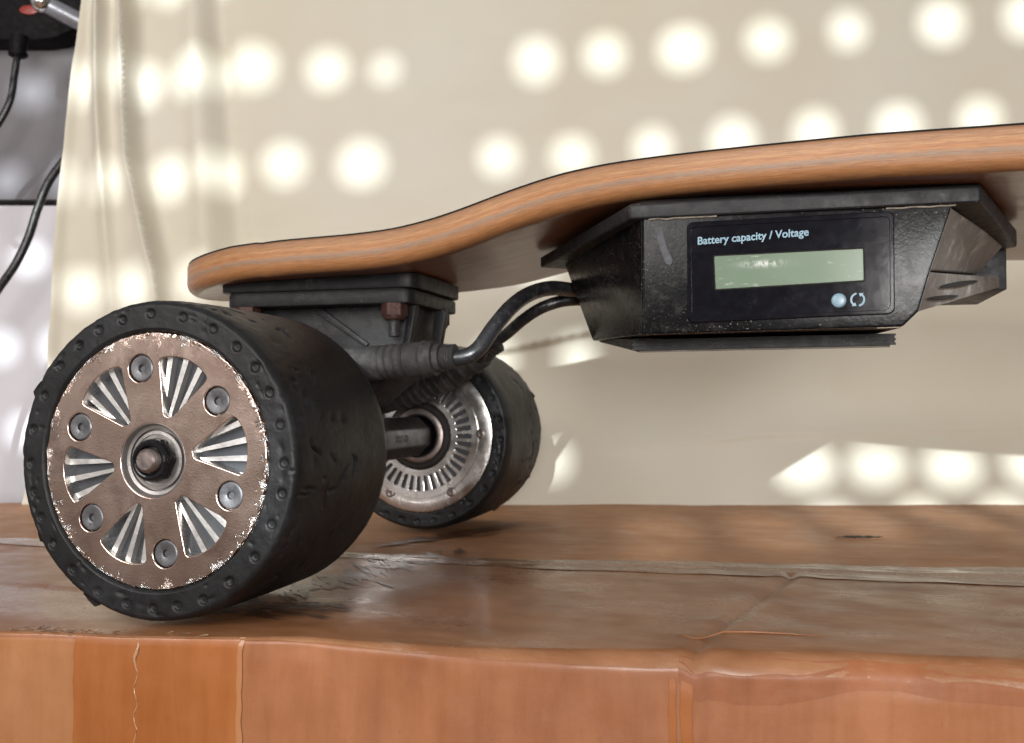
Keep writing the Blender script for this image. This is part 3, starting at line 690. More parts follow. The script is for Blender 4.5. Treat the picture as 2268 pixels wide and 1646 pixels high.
def deck():
    st = [TIP + 71 * (1 - math.cos(PI / 2 * i / 40)) for i in range(41)]; st = st[:-1] + list(np.arange(-6, 621, 4.0))
    N = len(st)
    near = [Vector((x, 137 - deck_h(x))) for x in st]; far = [Vector((x, 137 + deck_h(x))) for x in st]
    outline = near[::-1] + far[1:]                     # from the right along the near side, round the tip, back along the far side
    L = len(outline); nor = []
    for i in range(L):
        t = outline[min(i + 1, L - 1)] - outline[max(i - 1, 0)]
        n = Vector((-t.y, t.x)).normalized(); nor.append(n)
    cen = Vector((300, 137))
    if (outline[5] + nor[5] - cen).length > (outline[5] - cen).length: nor = [-n for n in nor]
    prof = []                                          # (inset, fraction below the top)
    T0 = 12.5; rt, rb = 1.4, 4.6
    for k in range(5): a = PI / 2 * k / 4; prof.append((rt * (1 - math.sin(a)), rt * (1 - math.cos(a)) / T0))
    for k in range(1, 6): prof.append((0.0, (rt + (T0 - rt - rb) * k / 6) / T0))
    for k in range(0, 8): a = PI / 2 * k / 7; prof.append((rb * (1 - math.cos(a)), (T0 - rb + rb * math.sin(a)) / T0))
    rows = []; uvr = []; s = 0.0; ss = []
    for i in range(L):
        if i: s += (outline[i] - outline[i - 1]).length
        ss.append(s)
    for ins, fr in prof:
        row = []
        for i in range(L):
            p = outline[i] + nor[i] * ins; x0 = outline[i].x
            z = deck_top(x0, p.y) - fr * deck_thick(x0); row.append((p.x, p.y, z))
        rows.append(row); uvr.append([(ss[i] * 0.01, 1 - fr) for i in range(L)])
    b = MB(); b.grid(rows)
    nE = len(b.f); uvs = [u for r in uvr for u in r]
    def cap(row, K, dome):
        o = len(b.v); R = []
        for i in range(N):                             # station i from the tip
            a = Vector(row[N - 1 - i]); c = Vector(row[N - 1 + i])
            line = []
            for k in range(K + 1):
                t = k / K; p = a.lerp(c, t); line.append(tuple(p + Vector((0, 0, dome * math.sin(PI * t) ** 0.7 * min(1, i / 25)))))
            R.append(line)
        b.grid(R)
    cap(rows[-1], 24, 0.8); nU = len(b.f)
    cap(rows[0], 24, -0.8)
    o = len(b.f)
    me = bpy.data.meshes.new('deck'); me.from_pydata([(x * S, y * S, z * S) for x, y, z in b.v], [], b.f)
    uvl = me.uv_layers.new(name='UVMap')
    for p in me.polygons:
        p.use_smooth = True
        p.material_index = 0 if p.index < nE else (1 if p.index < nU else 2)
        for li in p.loop_indices:
            vi = me.loops[li].vertex_index; uvl.data[li].uv = uvs[vi] if vi < len(uvs) else (me.vertices[vi].co.x * 10, 0.0)
    bm = bmesh.new(); bm.from_mesh(me); bmesh.ops.remove_doubles(bm, verts=bm.verts, dist=1e-7); bmesh.ops.recalc_face_normals(bm, faces=bm.faces); bm.to_mesh(me); bm.free()
    ob = bpy.data.objects.new('deck', me); COL.objects.link(ob)
    for mm in ('wood_edge', 'wood_under', 'grip'): me.materials.append(M[mm])
    sput(ob)
    # grip tape: a sheet with its own thickness on top
    R1 = []
    for i in range(N):
        x = st[i]; h = max(0.5, deck_h(x) - 0.9); xx = max(x, TIP + 0.9)
        R1.append([(xx, 137 - h + 2 * h * k / 24, deck_top(xx, 137 - h + 2 * h * k / 24) + 0.12 - 0.8 * math.sin(PI * k / 24) ** 0.7 * min(1, i / 25)) for k in range(25)])
    g = MB(); g.grid(R1); go = obj('grip_tape', g, M['grip'], smooth=180)
    md = go.modifiers.new('thickness', 'SOLIDIFY'); md.thickness = 0.35 * S; md.offset = 1
    sput(go, ob)
    go.matrix_parent_inverse = Matrix.Translation(-SK.location) @ Matrix.Identity(4)
    go.matrix_parent_inverse = ob.matrix_parent_inverse.inverted() @ Matrix.Translation(-SK.location)
    return ob
DECK = deck()

def pp(o, parent=None):        # part in world coordinates under the skateboard, or sub-part under such a part
    if parent is None: o.parent = SK; o.matrix_parent_inverse = Matrix.Translation(-SK.location)
    else:
        o.parent = parent
    return o

# ------------------------------------------------------------------ wheels
def tyre_mesh():
    prof = [(37.4, 3.0), (37.5, 0.9), (37.8, 0.0), (38.3, -0.35)]
    for k in range(1, 30): prof.append((38.3 + (45.2 - 38.3) * k / 30, -0.55 + 0.15 * (k / 30)))
    prof += [(45.3, -0.35), (45.9, 0.1), (46.4, 0.9), (46.7, 1.9), (46.9, 3.2), (47.1, 5)]
    for k in range(1, 64): prof.append((47.1 + 0.35 * math.sin(PI * k / 64), 5 + 55 * k / 64))
    prof += [(46.9, 60.5), (46.5, 62.3), (45.9, 63.8), (45.2, 64.8)]
    for k in range(1, 22): prof.append((45.2 - (45.2 - 38.6) * k / 22, 65.1))
    prof += [(38.5, 65.0), (38.3, 64.2), (38.2, 62)]
    nd = 28; n = 680
    dim = [(2 * PI * (k + 0.15 * math.sin(k * 7.3)) / nd, 42.7 + 0.25 * math.sin(k * 3.1)) for k in range(nd)]
    rg = random.Random(11)
    gouge = [(rg.uniform(0, 2 * PI), rg.uniform(4, 30), rg.uniform(0.4, 1.4), rg.uniform(0.5, 2.4), rg.uniform(0.15, 0.55)) for _ in range(80)]
    cut = [(rg.uniform(0, 2 * PI), 4 + 34 * rg.random() ** 1.6, rg.uniform(0, PI), rg.uniform(1.2, 3.6), rg.uniform(0.35, 0.6), rg.uniform(0.5, 1.2)) for _ in range(75)]
    nick = [(rg.uniform(0, 2 * PI), rg.uniform(39, 46.5), rg.uniform(0.3, 1.1), rg.uniform(0.4, 1.6), rg.uniform(0.15, 0.45)) for _ in range(60)]
    def fn(i, r, y, a):
        rr, yy = r, y
        if r > 38 and (y < 1.5 or y > 63):
            side = 1 if y < 10 else -1
            for da, dr in dim:
                d = (a - da + PI) % (2 * PI) - PI
                if abs(d) < 0.09:
                    q = math.hypot(d * r, r - dr)
                    if q < 2.1: yy += side * 0.75 / (1 + math.exp((q - 1.3) / 0.10))
            yy += side * 0.06 * nz(math.cos(a) * 40, math.sin(a) * 40, r, 0.25)
            for na, nr, w, l, dp in nick:
                d = ((a - na + PI) % (2 * PI) - PI) * r
                if abs(d) < 5:
                    q = (d / l) ** 2 + ((r - nr) / w) ** 2
                    if q < 6: yy += side * dp * math.exp(-q)
        if y >= 0.0 and r > 44:
            wob = 0.16 * nz(math.cos(a) * 30, y * .4, math.sin(a) * 30, 0.12) + 0.10 * nz(math.cos(a) * 47, y, math.sin(a) * 47, 0.45)
            rr += wob
            for ga, gy, l, w, dp in gouge:
                d = ((a - ga + PI) % (2 * PI) - PI) * r
                if abs(d) < 6:
                    q = (d / (l * 1.3)) ** 2 + ((y - gy) / w) ** 2
                    if q < 6: rr -= dp * math.exp(-q)
            for ga, gy, an, l, w, dp in cut:
                if abs(y - gy) < 5:
                    d = ((a - ga + PI) % (2 * PI) - PI) * r
                    if abs(d) < 5:
                        p_, q_ = d * math.cos(an) + (y - gy) * math.sin(an), -d * math.sin(an) + (y - gy) * math.cos(an)
                        q = (p_ / l) ** 4 + (q_ / w) ** 2
                        if q < 6: rr -= dp * math.exp(-q)
            if y < 4: rr += 0.35 * max(0, nz(math.cos(a) * 47, 2, math.sin(a) * 47, 0.3)) 
        return rr, yy
    b = MB(); b.lathe(prof, n, fn=fn)
    # torn flap of rubber and a peeled nib on the outer edge
    for an, ln in ((math.radians(243), 4.0), (math.radians(153), 3.2), (math.radians(211), 2.0)):
        c_, s_ = math.cos(an), math.sin(an); t = Vector((-s_, 0, c_)); rd = Vector((c_, 0, s_)); p = rd * 46.2
        vs = [p - t * ln * .8 + Vector((0, .2, 0)), p + t * ln * .8 + Vector((0, .2, 0)), p + rd * ln * .42 + t * ln * .5 + Vector((0, .6, 0)), p + rd * ln * .28 - t * ln * .2 + Vector((0, .6, 0))]
        b.add([tuple(v) for v in vs] + [tuple(v + Vector((0, 2.4, 0))) for v in vs], [(0, 1, 2, 3), (7, 6, 5, 4), (0, 4, 5, 1), (1, 5, 6, 2), (2, 6, 7, 3), (3, 7, 4, 0)])
    return b
def window_outline(k):
    t0 = math.radians(9.5 + 60 * k); c_, s_ = math.cos(t0), math.sin(t0)
    loc = [(13.6, -1.3), (28.5, -8.7), (30.6, -4.6), (31.3, 0), (30.6, 4.6), (28.5, 8.7), (13.6, 1.3)]
    p = rounded(loc, [1.1, 1.6, 3, 3, 3, 1.6, 1.1], 5)
    return [(x * c_ - y * s_, x * s_ + y * c_) for x, y in p]
def make_wheel():
    b = MB()                                           # motor drum that carries everything
    b.lathe([(10.9, 6.0), (11.2, 4.2), (36.9, 4.2), (37.3, 5), (37.9, 6), (37.9, 62), (37.0, 63), (16.9, 63), (16.9, 58), (10.9, 58)], 96, close=True)
    w = obj('wheel', b, M['fin_floor'])
    def sub(name, mb, mat, **kw): o = obj(name, mb, mat, parent=w, **kw); return o
    sub('tyre', tyre_mesh(), M['rubber'], smooth=55)
    # cover plate
    rg = random.Random(3); outer = []
    for i in range(400):
        a = 2 * PI * i / 400; r = 37.25 + 0.28 * nz(math.cos(a) * 37, math.sin(a) * 37, 1, 0.35) + 0.22 * nz(math.cos(a) * 37, math.sin(a) * 37, 5, 1.1)
        outer.append((r * math.cos(a), r * math.sin(a)))
    holes = [window_outline(k) for k in range(6)]
    for k in range(6): t = math.radians(39.5 + 60 * k); holes.append(circ(4.15, 32, 27.2 * math.cos(t), 27.2 * math.sin(t)))
    holes.append(circ(10.9, 72))
    pm = curve_mesh([outer] + holes, 1.1, 0.3)
    sub('cover_plate', shift(pm, (0, 1.0, 0)), M['plate'], smooth=35)
    # battered rim: a rough ring of bare metal nicks
    def rf(i, r, y, a):
        f = max(0, nz(math.cos(a) * 37, math.sin(a) * 37, 2, 0.22) + 0.15)
        return r + 0.35 * nz(math.cos(a) * 37, math.sin(a) * 37, i * 3, 1.3) * f * 1.6, y - 0.75 * abs(nz(math.cos(a) * 37, math.sin(a) * 37, 20 + i * 3, 1.1)) * f * 1.6
    b = MB(); b.lathe([(35.9, 0.15), (36.3, -0.02), (36.7, -0.03), (37.1, 0.12), (37.4, 0.6), (37.4, 1.6)], 720, fn=rf); sub('battered_rim', b, M['plate'], smooth=20)
    # fins behind the windows
    b = MB()
    for k in range(36):
        t = 2 * PI * (k + 0.2) / 36; c_, s_ = math.cos(t), math.sin(t)
        q = [(12.2, -0.45), (33.5, -0.95), (33.5, 0.95), (12.2, 0.45)]; q = [(x * c_ - y * s_, x * s_ + y * c_) for x, y in q]
        b.add([(x, 1.9, z) for x, z in q] + [(x, 4.4, z) for x, z in q], [(0, 1, 2, 3), (0, 4, 5, 1), (1, 5, 6, 2), (2, 6, 7, 3), (3, 7, 4, 0)])
    o = sub('cooling_fin', b, M['fin'], smooth=0); o['kind'] = 'stuff'
    # window linings
    b = MB()
    for k in range(6):
        ol = window_outline(k); n = len(ol)
        t0 = math.radians(9.5 + 60 * k); cx, cz = 23 * math.cos(t0), 23 * math.sin(t0)
        inn = [(cx + (x - cx) * 0.93, cz + (z - cz) * 0.93) for x, z in ol]
        b.grid([[(x, 0.25, z) for x, z in ol], [(x, 4.2, z) for x, z in inn]], close_u=True)
    sub('window_lining', b, M['alu'])
    # countersunk bolts
    bb = MB(); bb.lathe([(0.0, 1.2), (1.0, 1.2), (1.15, 0.34), (1.35, 0.24), (3.45, 0.2), (3.8, 0.42), (3.95, 1.0), (3.95, 2.4)], 36)
    for q, ch in enumerate('10.9'):
        tm = text_mesh(ch, 1.1, 0.02, half=0.05); shift(tm, (-0.3, 0, 1.75)); roty(tm, math.radians(42 - 28 * q)); shift(tm, (0, 0.2, 0)); bb.add(tm.v, tm.f)
    b0 = None
    for k in range(6):
        t = math.radians(39.5 + 60 * k)
        if b0 is None: b0 = sub('bolt', bb, M['zinc']); o = b0
        else: o = b0.copy(); COL.objects.link(o); o.parent = w
        o.location = Vector((27.2 * math.cos(t), 0, 27.2 * math.sin(t))) * S; o.rotation_euler = (0, 1.1 * k + .4, 0)
    # bearing and axle end
    b = MB(); b.lathe([(11.0, 0.1), (10.75, -0.15), (10.4, 0.3), (10.15, 1.7), (9.2, 1.9), (9.1, 3.4), (8.6, 3.4), (8.5, 1.8), (7.6, 1.7), (7.5, 2.1), (6.4, 2.1), (6.3, 2.6), (3.2, 2.6)], 96); sub('bearing', b, M['bearing'])
    b = MB(); hexp = [(6.7 * math.cos(PI / 3 * i + 0.12), 6.7 * math.sin(PI / 3 * i + 0.12)) for i in range(6)]
    b.prism(hexp, 'y', -0.6, 2.6); b.lathe([(4.1, -0.8), (4.3, -2.2), (5.3, -2.4), (6.0, -1.6), (6.3, -0.4)], 40); sub('axle_nut', b, M['black_nut'], bevel=0.5)
    b = MB(); pr = [(0.0, -4.0), (2.6, -3.95), (3.2, -3.4)]
    for k in range(14): pr.append((3.55 if k % 2 else 3.2, -3.2 + k * 0.42))
    b.lathe(pr, 40, fn=lambda i, r, y, a: (r + 0, y + 0))
    sub('axle_end', b, M['steel'])
    # inner side: slotted plate (built facing +y)
    outer = circ(31.4, 160); holes = []
    for k in range(40):
        t = 2 * PI * k / 40; c_, s_ = math.cos(t), math.sin(t)
        q = rounded([(20.2, -0.78), (27.6, -1.15), (27.6, 1.15), (20.2, 0.78)], 0.4, 3); holes.append([(x * c_ - y * s_, x * s_ + y * c_) for x, y in q])
    holes.append(circ(17.0, 96))
    pm = curve_mesh([outer] + holes, 0.9, 0.2, 1); sub('slotted_plate', shift(pm, (0, 64.2, 0)), M['inner_plate'], smooth=35)
    b = MB(); b.lathe([(31.45, 63.2), (31.5, 64.6), (33.1, 64.6), (33.2, 65.1), (37.2, 65.1), (38.0, 64.8), (38.3, 64.0), (38.3, 63)], 128); sub('plate_ring', b, M['inner_plate'])
    b = MB(); b.lathe([(19.5, 63.2), (28.3, 63.2)], 80); sub('slot_floor', b, M['fin_floor'])
    sc = MB(); sc.lathe([(0, 0.2), (0.5, 0.2), (0.6, 0.75), (1.3, 0.9), (2.2, 0.55), (2.6, 0.0), (2.6, -0.6)], 24)
    sc.box((-1.5, 0.86, -0.28), (1.5, 0.93, 0.28))
    s0 = None
    for k in range(6):
        t = math.radians(180 - 2 - 60 * k)
        if s0 is None: s0 = sub('plate_screw', sc, M['steel']); o = s0
        else: o = s0.copy(); COL.objects.link(o); o.parent = w
        o.location = Vector((32.5 * math.cos(t), 64.75, 32.5 * math.sin(t))) * S; o.rotation_euler = (0, k * 1.3, 0)
    b = MB(); b.lathe([(17.0, 62.5), (17.0, 64.6), (15.8, 65.6), (14.0, 65.8), (13.8, 64.5), (12.4, 64.5), (12.2, 66.6), (10.2, 66.8), (9.8, 64.0)], 80); sub('axle_seal', b, M['dark_bar'])
    b = MB(); b.lathe([(13.6, 65.0), (13.4, 66.4), (12.5, 66.9), (11.0, 66.9), (10.6, 65.0)], 80); sub('washer', b, M['steel'])
    return w
WH = make_wheel()
WH.parent = SK; WH.location = (Vector((0, 0, 47.2)) - Vector((0, 137, 0))) * S
w2 = WH.copy(); COL.objects.link(w2); w2.parent = SK
for ch in list(WH.children):
    c = ch.copy(); COL.objects.link(c); c.parent = w2
w2.location = (Vector((0, 275, 47.2)) - Vector((0, 137, 0))) * S; w2.rotation_euler = (0, 0, PI)

# ------------------------------------------------------------------ truck
def rr_rect(x0, x1, y0, y1, r): return rounded([(x0, y0), (x1, y0), (x1, y1), (x0, y1)], r, 5)
b = MB(); b.prism(rr_rect(-50, 38, 109, 166, 7), 'z', 109.0, 115.0); riser = pp(obj('riser_pad', b, M['truck_plastic'], bevel=0.9))
b = MB(); b.prism(rr_rect(-46, 34, 110.5, 165, 5), 'z', 108.0, 109.4); pp(obj('riser_groove', b, M['gap']))
b = MB(); b.prism(rr_rect(-47, 36, 110, 167, 6), 'z', 103.0, 108.6); pp(obj('base_plate', b, M['truck_plastic'], bevel=0.8))
b = MB(); b.prism([(-44, 103.5), (31, 103.5), (29, 90), (24, 76), (8, 62), (-18, 62), (-34, 80)], 'y', 121, 154)
hang = pp(obj('truck_hanger', b, M['truck_plastic'], bevel=1.5))
b = MB(); b.prism([(35, 106), (37.5, 102), (33, 78), (30, 78), (32, 102), (32, 106)], 'y', 146, 150)
pp(obj('web', b, M['truck_plastic'], bevel=0.6))
b = MB(); b.prism([(31.0, 103.5), (34.5, 103.5), (30, 78), (27, 78)], 'y', 119.5, 123); pp(obj('web', b, M['truck_plastic'], bevel=0.6))
def bar(p, q, w):      # raised rib on the hanger's near face
    p, q = Vector(p), Vector(q); d = (q - p).normalized(); n = Vector((-d.z, 0, d.x)) * w
    return [p - n, q - n * .6, q + n * .6, p + n]
b = MB(); vs = bar((-9, 119.4, 101.8), (13, 119.4, 87), 1.7); b.add([tuple(v) for v in vs] + [tuple(v + Vector((0, 3, 0))) for v in vs], [(0, 1, 2, 3), (7, 6, 5, 4), (0, 4, 5, 1), (1, 5, 6, 2), (2, 6, 7, 3), (3, 7, 4, 0)])
pp(obj('rib', b, M['truck_plastic'], bevel=0.5))
# mounting bolts with rusty nuts
def mount_bolt(x, y):
    b = MB(); pr = [(0.0, 89.8), (1.9, 89.9), (2.3, 90.3)]
    for k in range(24): pr.append((2.55 if k % 2 else 2.1, 90.5 + k * 0.36))
    pr += [(2.4, 100), (2.4, 104)]
    b.lathe([(r, 0) for r, z in pr], 8) if False else None
    rows = [[(x + r * math.cos(2 * PI * j / 20), y + r * math.sin(2 * PI * j / 20), z) for j in range(20)] for r, z in pr]; b.grid(rows, close_u=True)
    bo = pp(obj('mounting_bolt', b, M['thread'], smooth=50))
    n = MB(); n.prism([(x + 5.3 * math.cos(PI / 3 * i + .35), y + 5.3 * math.sin(PI / 3 * i + .35)) for i in range(6)], 'z', 98.0, 103.2)
    rows = [[(x + r * math.cos(2 * PI * j / 24), y + r * math.sin(2 * PI * j / 24), z) for j in range(24)] for r, z in ((4.6, 98.4), (4.2, 97.0), (3.3, 96.3), (2.4, 96.5))]; n.grid(rows, close_u=True)
    no = obj('nut', n, M['rust'], bevel=0.5); no.parent = bo
    return bo
for (x, y) in ((27.5, 113.6), (27.5, 163), (-38, 113.6), (-38, 163)): mount_bolt(x, y)
# axle bar between the wheels
b = MB(); hx = [(10.4 * math.cos(PI / 4 * i + PI / 8), 47.2 + 10.4 * math.sin(PI / 4 * i + PI / 8)) for i in range(8)]
b.prism(hx, 'y', 70, 200); 
rows = [[(r * math.cos(PI / 4 * i + PI / 8), y, 47.2 + r * math.sin(PI / 4 * i + PI / 8)) for i in range(8)] for r, y in ((10.4, 200), (8.0, 208.5), (6, 211))]; b.grid(rows, close_u=True)
ab = pp(obj('axle_bar', b, M['dark_bar'], bevel=0.8))
b = MB()
tm = text_mesh('806510', 5.0, 0.05, half=0.12)
o = MB(); o.add([(9.75, 196 - (a - 0) - 22 + 0, 48.2 + c - 1.2 + 0) if False else (9.72 - b_, 158 + a, 45.6 + c) for a, b_, c in tm.v], tm.f)
mk = obj('raised_mark', o, M['dark_bar'], smooth=0); mk.parent = ab
# ------------------------------------------------------------------ motor leads
sp = device.smooth_path
def sleeve(path, r, name='cable_sleeve', rings=()):
    P = sp([Vector(p) for p in path], 90); n = len(P); rad = []
    for i in range(n):
        t = i / (n - 1); q = r
        for c0, w_, a_ in rings:
            q += a_ * (0.5 + 0.5 * math.cos(2 * PI * (t - c0) / w_)) if abs(t - c0) < w_ / 2 else 0
        if t > 0.90: q *= 0.66 + 0.06 * math.cos(t * 260)
        elif t > 0.87: q *= 0.80
        rad.append(q)
    b = MB(); b.tube(P, rad, 28); return pp(obj(name, b, M['sleeve'], smooth=50))
rg = [(0.60 + 0.042 * k, 0.022, -0.8) for k in range(4)] + [(0.82, 0.04, 0.6)]
sleeve([(-24, 99, 77.0), (10, 97.5, 78.0), (35, 96.2, 79.4), (60, 95, 80.9)], 6.6, rings=rg)
sleeve([(-14, 190, 63), (8, 186, 69), (28, 181, 77), (52, 176, 90.5)], 5.8, rings=[(0.2 + 0.06 * k, 0.035, 0.7) for k in range(11)])
def lead(path, r):
    b = MB(); b.tube(sp([Vector(p) for p in path], 14), r, 20); return pp(obj('motor_cable', b, M['cable'], smooth=180))
lead([(52, 95.2, 80.4), (61, 95, 80.2), (67.5, 97, 83.3), (72.5, 103, 92.5), (77, 112, 101.0), (81.5, 122, 106.5), (87, 133, 109.5), (92.5, 146, 110.0), (100, 158, 110)], 3.0)
lead([(44, 172, 84), (50, 165, 88.6), (59, 160, 92.6), (70.5, 152, 99.2), (80, 147, 103.4), (89, 150, 106.2), (100, 158, 107)], 2.5)

# ------------------------------------------------------------------ battery case
YF = 62.0
def polymesh(v, f): b = MB(); b.add(v, f); return b
V_ = [(134, YF, 123), (224.3, YF, 122), (218, YF, 102.5), (214.7, YF, 90.7), (210.4, YF, 86.5), (134, YF, 85.6),       # 0-5 front
      (91.5, 137, 122), (104, 134, 88.6),                                                                            # 6-7 left point
      (252.5, 137, 120), (243.6, 137, 110),                                                                          # 8-9 right point, upper wing
      (134, 212, 124), (224, 212, 124), (214, 212, 93), (134, 212, 93)]                                              # 10-13 back
F_ = [(0, 5, 4, 3, 2, 1), (0, 6, 7, 5), (6, 10, 13, 7), (10, 11, 12, 13), (0, 1, 8, 11, 10, 6)]
case = pp(obj('battery_case', polymesh(V_, F_), M['plastic'], bevel=0.0, smooth=25))
def cp(o): o.parent = case; return o
# rounded front edges come from a thin bevelled shell over the front block
b = MB(); b.prism([(134, 122.5), (224.2, 121.6), (217.9, 102.5), (214.6, 90.7), (210.2, 86.3), (134.2, 85.4)], 'y', YF - 0.6, YF + 1.6); cp(obj('front_panel', b, M['plastic'], bevel=0.9, seg=3))
b = MB(); b.add([(133.6, YF - .3, 122.5), (90.6, 137, 121.5), (103.4, 134, 88.2), (133.6, YF - .3, 85.4), (136, YF + 6, 122.5), (96, 139, 121.5), (107, 136, 88.2), (136, YF + 6, 85.4)],
              [(0, 1, 2, 3), (7, 6, 5, 4), (0, 4, 5, 1), (1, 5, 6, 2), (2, 6, 7, 3), (3, 7, 4, 0)]); cp(obj('left_panel', b, M['plastic'], bevel=0.8, seg=3))
# grey worn right wing and the stepped ledge under it
b = MB(); b.add([(223.9, YF + .4, 121), (217.8, YF + .4, 102.6), (243.6, 137, 110), (252.5, 137, 120.5), (215, 90, 121), (212, 90, 103), (236, 140, 110), (244, 140, 120.5)],
              [(0, 1, 2, 3), (7, 6, 5, 4), (0, 4, 5, 1), (1, 5, 6, 2), (2, 6, 7, 3), (3, 7, 4, 0)]); cp(obj('right_wing', b, M['dusty_plastic'], bevel=0.8, seg=3))
b = MB(); b.add([(217.6, YF + .8, 102.2), (214.2, YF + .8, 90.6), (209.8, YF + .8, 86.2), (252, 146, 109.5), (252, 146, 106), (205, 146, 96), (205, 66, 100)],
              [(0, 1, 4, 3), (1, 2, 5, 4), (0, 3, 5, 6), (0, 6, 2, 1)]); b.f = [(0, 1, 4, 3), (1, 2, 5, 4)]
cp(obj('ledge', b, M['dusty_plastic'], smooth=0))
for (a0, a1, t) in (((220.9, 73.6, 99.1), (239.0, 115.2, 105.2), 0.75), ((216.4, 65.3, 94.8), (230.1, 96.9, 98.5), 0.6)):
    A, B_ = Vector(a0), Vector(a1); b = MB(); n = Vector((0.8, -0.7, -0.2))
    b.grid([[tuple(A.lerp(B_, k / 12) + n + Vector((0, 0, -t * math.sin(PI * k / 12) ** .5))), tuple(A.lerp(B_, k / 12) + n + Vector((0, 0, t * math.sin(PI * k / 12) ** .5)))] for k in range(13)]); cp(obj('slot', b, M['gap']))
b = MB(); b.box((236, 147, 105.2), (254.8, 205, 124.5)); cp(obj('rear_block', b, M['gasket'], bevel=0.6))
# underside: dusty strip, dark ribbed step, bottom cover
b = MB(); b.add([(134, YF + 1.4, 85.35), (210, YF + 1.4, 86.1), (209, 210, 92.5), (134, 210, 92.5), (106, 136, 89.5)], [(0, 1, 2, 3, 4)]); cp(obj('underside', b, M['dusty_plastic']))
slab_z = lambda t: [81.6 + 3.6 * t, 82.2 + 3.6 * t, 90 + 2 * t, 90 + 2 * t, 87.8 + 0.8 * t]
def slab_ring(e, t): return [(x, y, z) for (x, y), z in zip([(127 + e, 84 + e), (210.5 - e, 84 + e), (210.5 - e, 200), (132 + e, 200), (106 + e, 134)], slab_z(t))]
b = MB()
for k in range(5):
    e = 0.3 * (k % 2); b.add(slab_ring(e, k / 5) + slab_ring(e, (k + 1) / 5), [(0, 1, 2, 3, 4), (9, 8, 7, 6, 5)] + [(i, (i + 1) % 5, (i + 1) % 5 + 5, i + 5) for i in range(5)])
o = cp(obj('ribbed_step', b, M['truck_plastic'], smooth=0)); o['kind'] = 'stuff'
b = MB(); b.add([(129, 86, 80.9), (209, 86, 81.5), (208, 198, 89), (134, 198, 89), (109, 134, 87.3), (129, 86, 81.9), (209, 86, 82.4), (208, 198, 91), (134, 198, 91), (109, 134, 88.2)],
      [(0, 1, 2, 3, 4), (9, 8, 7, 6, 5)] + [(i, (i + 1) % 5, (i + 1) % 5 + 5, i + 5) for i in range(5)]); cp(obj('bottom_cover', b, M['dusty_plastic'], bevel=0.3))
# gasket under the deck
gk = [(130, 60), (231.5, 60), (256.5, 138), (232, 218), (130, 218), (81, 138)]
gb = [121.9, 121.6, 119.3, 123, 123, 118.6]
def gtop(x, y): return deck_top(x, y) - deck_thick(x) + 1.5
gt = [126.6, 126.6, 125.6, 127.5, 127.5, 122.8]
gi = [(170 + (x - 170) * 0.84, 138 + (y - 138) * 0.80) for x, y in gk]
gv = [(x, y, z) for (x, y), z in zip(gk, gb)] + [(x, y, z) for (x, y), z in zip(gk, gt)] + [(x, y, gtop(x, y)) for x, y in gi]
b = MB(); b.add(gv, [(5, 4, 3, 2, 1, 0), (12, 13, 14, 15, 16, 17)] + [(i + 6 * q, (i + 1) % 6 + 6 * q, (i + 1) % 6 + 6 + 6 * q, i + 6 + 6 * q) for i in range(6) for q in (0, 1)]); cp(obj('gasket', b, M['gasket'], bevel=1.0, seg=3))
b = MB(); b.tube([(x, YF - 0.9, 121.6 + 0.35 * nz(x, 0, 0, 0.3)) for x in np.arange(136, 158, 1.0)], 0.3, 8)
b.tube([(x, YF - 0.9, 121.2 + 0.3 * nz(x, 4, 0, 0.3)) for x in np.arange(206, 226, 1.0)], 0.28, 8)
SEAL = cp(obj('sealant', b, simple('pale_sealant', (0.20, 0.17, 0.135), 0.7, var=0.5, nscale=600))); SEAL['kind'] = 'stuff'
dr = [(137.6, 119), (140.0, 119.4), (141.6, 112.5), (143.6, 108.2), (142.6, 106.8), (141.0, 107.6), (139.2, 113)]
cm = curve_mesh([rounded(dr, 0.8, 3)], 0.12, 0.05, 1); cp(obj('dried_drip', shift(cm, (0, YF - 0.68, 0)), simple('grey_residue', (0.045, 0.048, 0.055), 0.6, var=0.4, nscale=500)))
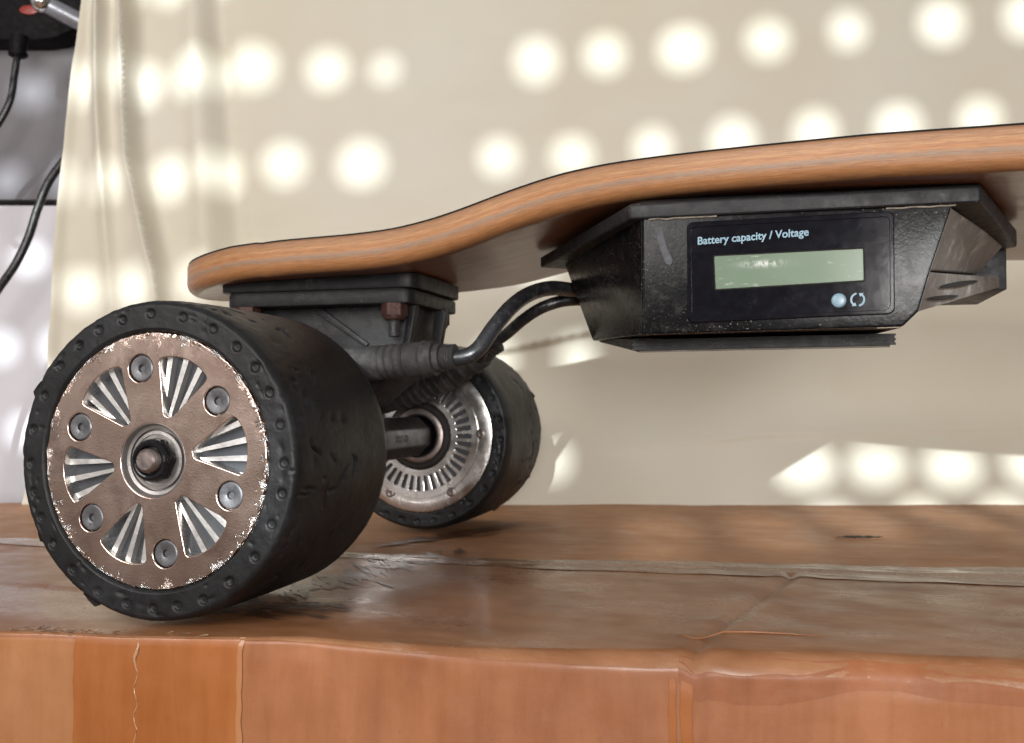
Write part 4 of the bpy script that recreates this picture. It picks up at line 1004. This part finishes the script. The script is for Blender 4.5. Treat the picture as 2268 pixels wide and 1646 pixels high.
# display
dy = YF - 0.6
pm = curve_mesh([rounded([(148, 88.6), (208.1, 90.0), (208.2, 120.4), (147.8, 120.1)], 2.2, 6)], 0.5, 0.3, 2); cp(obj('display_panel', shift(pm, (0, dy - 0.2, 0)), M['gloss'], smooth=35))
rim_o = rounded([(148.2, 88.8), (207.9, 90.2), (208.0, 120.2), (148, 119.9)], 2.2, 6); rim_i = rounded([(149.4, 90.0), (206.8, 91.3), (206.9, 118.7), (149.2, 118.4)], 1.6, 6)
pm = curve_mesh([rim_o, rim_i], 0.3, 0.14, 2); cp(obj('panel_rim', shift(pm, (0, dy - 0.75, 0)), M['gloss'], smooth=35))
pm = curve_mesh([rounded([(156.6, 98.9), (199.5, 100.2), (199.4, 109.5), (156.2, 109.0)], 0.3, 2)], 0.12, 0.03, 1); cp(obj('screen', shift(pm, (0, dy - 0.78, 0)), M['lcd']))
pm = curve_mesh([rounded([(156.2, 98.5), (199.9, 99.8), (199.8, 109.9), (155.8, 109.4)], 0.4, 2)], 0.06, 0.02, 1); cp(obj('screen_frame', shift(pm, (0, dy - 0.74, 0)), M['gap']))
b = MB(); b.lathe([(0, -0.45), (1.3, -0.42), (1.95, -0.3), (2.15, 0.0), (2.15, 0.4)], 32, centre=(192.5, dy - 0.75, 94.4)); cp(obj('button', b, M['button'], smooth=60))
# round two-arrow symbol
b = MB()
for h in (0, 1):
    t0 = math.radians(100 + 180 * h); pts_o, pts_i = [], []
    for k in range(13):
        t = t0 + math.radians(128) * k / 12; pts_o.append((2.1 * math.cos(t), 2.1 * math.sin(t))); pts_i.append((1.55 * math.cos(t), 1.55 * math.sin(t)))
    te = t0 + math.radians(128); hd = [(2.6 * math.cos(te), 2.6 * math.sin(te)), (1.9 * math.cos(te + .55), 1.9 * math.sin(te + .55)), (1.05 * math.cos(te), 1.05 * math.sin(te))]
    pts = pts_o + hd + pts_i[::-1]; cm = curve_mesh([pts], 0.04, 0.0, 0); shift(cm, (197.8, dy - 0.76, 94.5)); b.add(cm.v, cm.f)
cp(obj('refresh_symbol', b, M['label_ink'], smooth=0))
tm = text_mesh('Battery capacity / Voltage', 3.35, 0.075, 0.06, 0.03, 1.0)
wx = max(v[0] for v in tm.v); k_ = 33.2 / wx; tm.v = [(a * k_, b_, c) for a, b_, c in tm.v]; roty(tm, math.atan2(1.35, 33)); shift(tm, (151.0, dy - 0.76, 112.9)); cp(obj('lettering', tm, M['label_ink'], smooth=0))
bpy.context.view_layer.update()
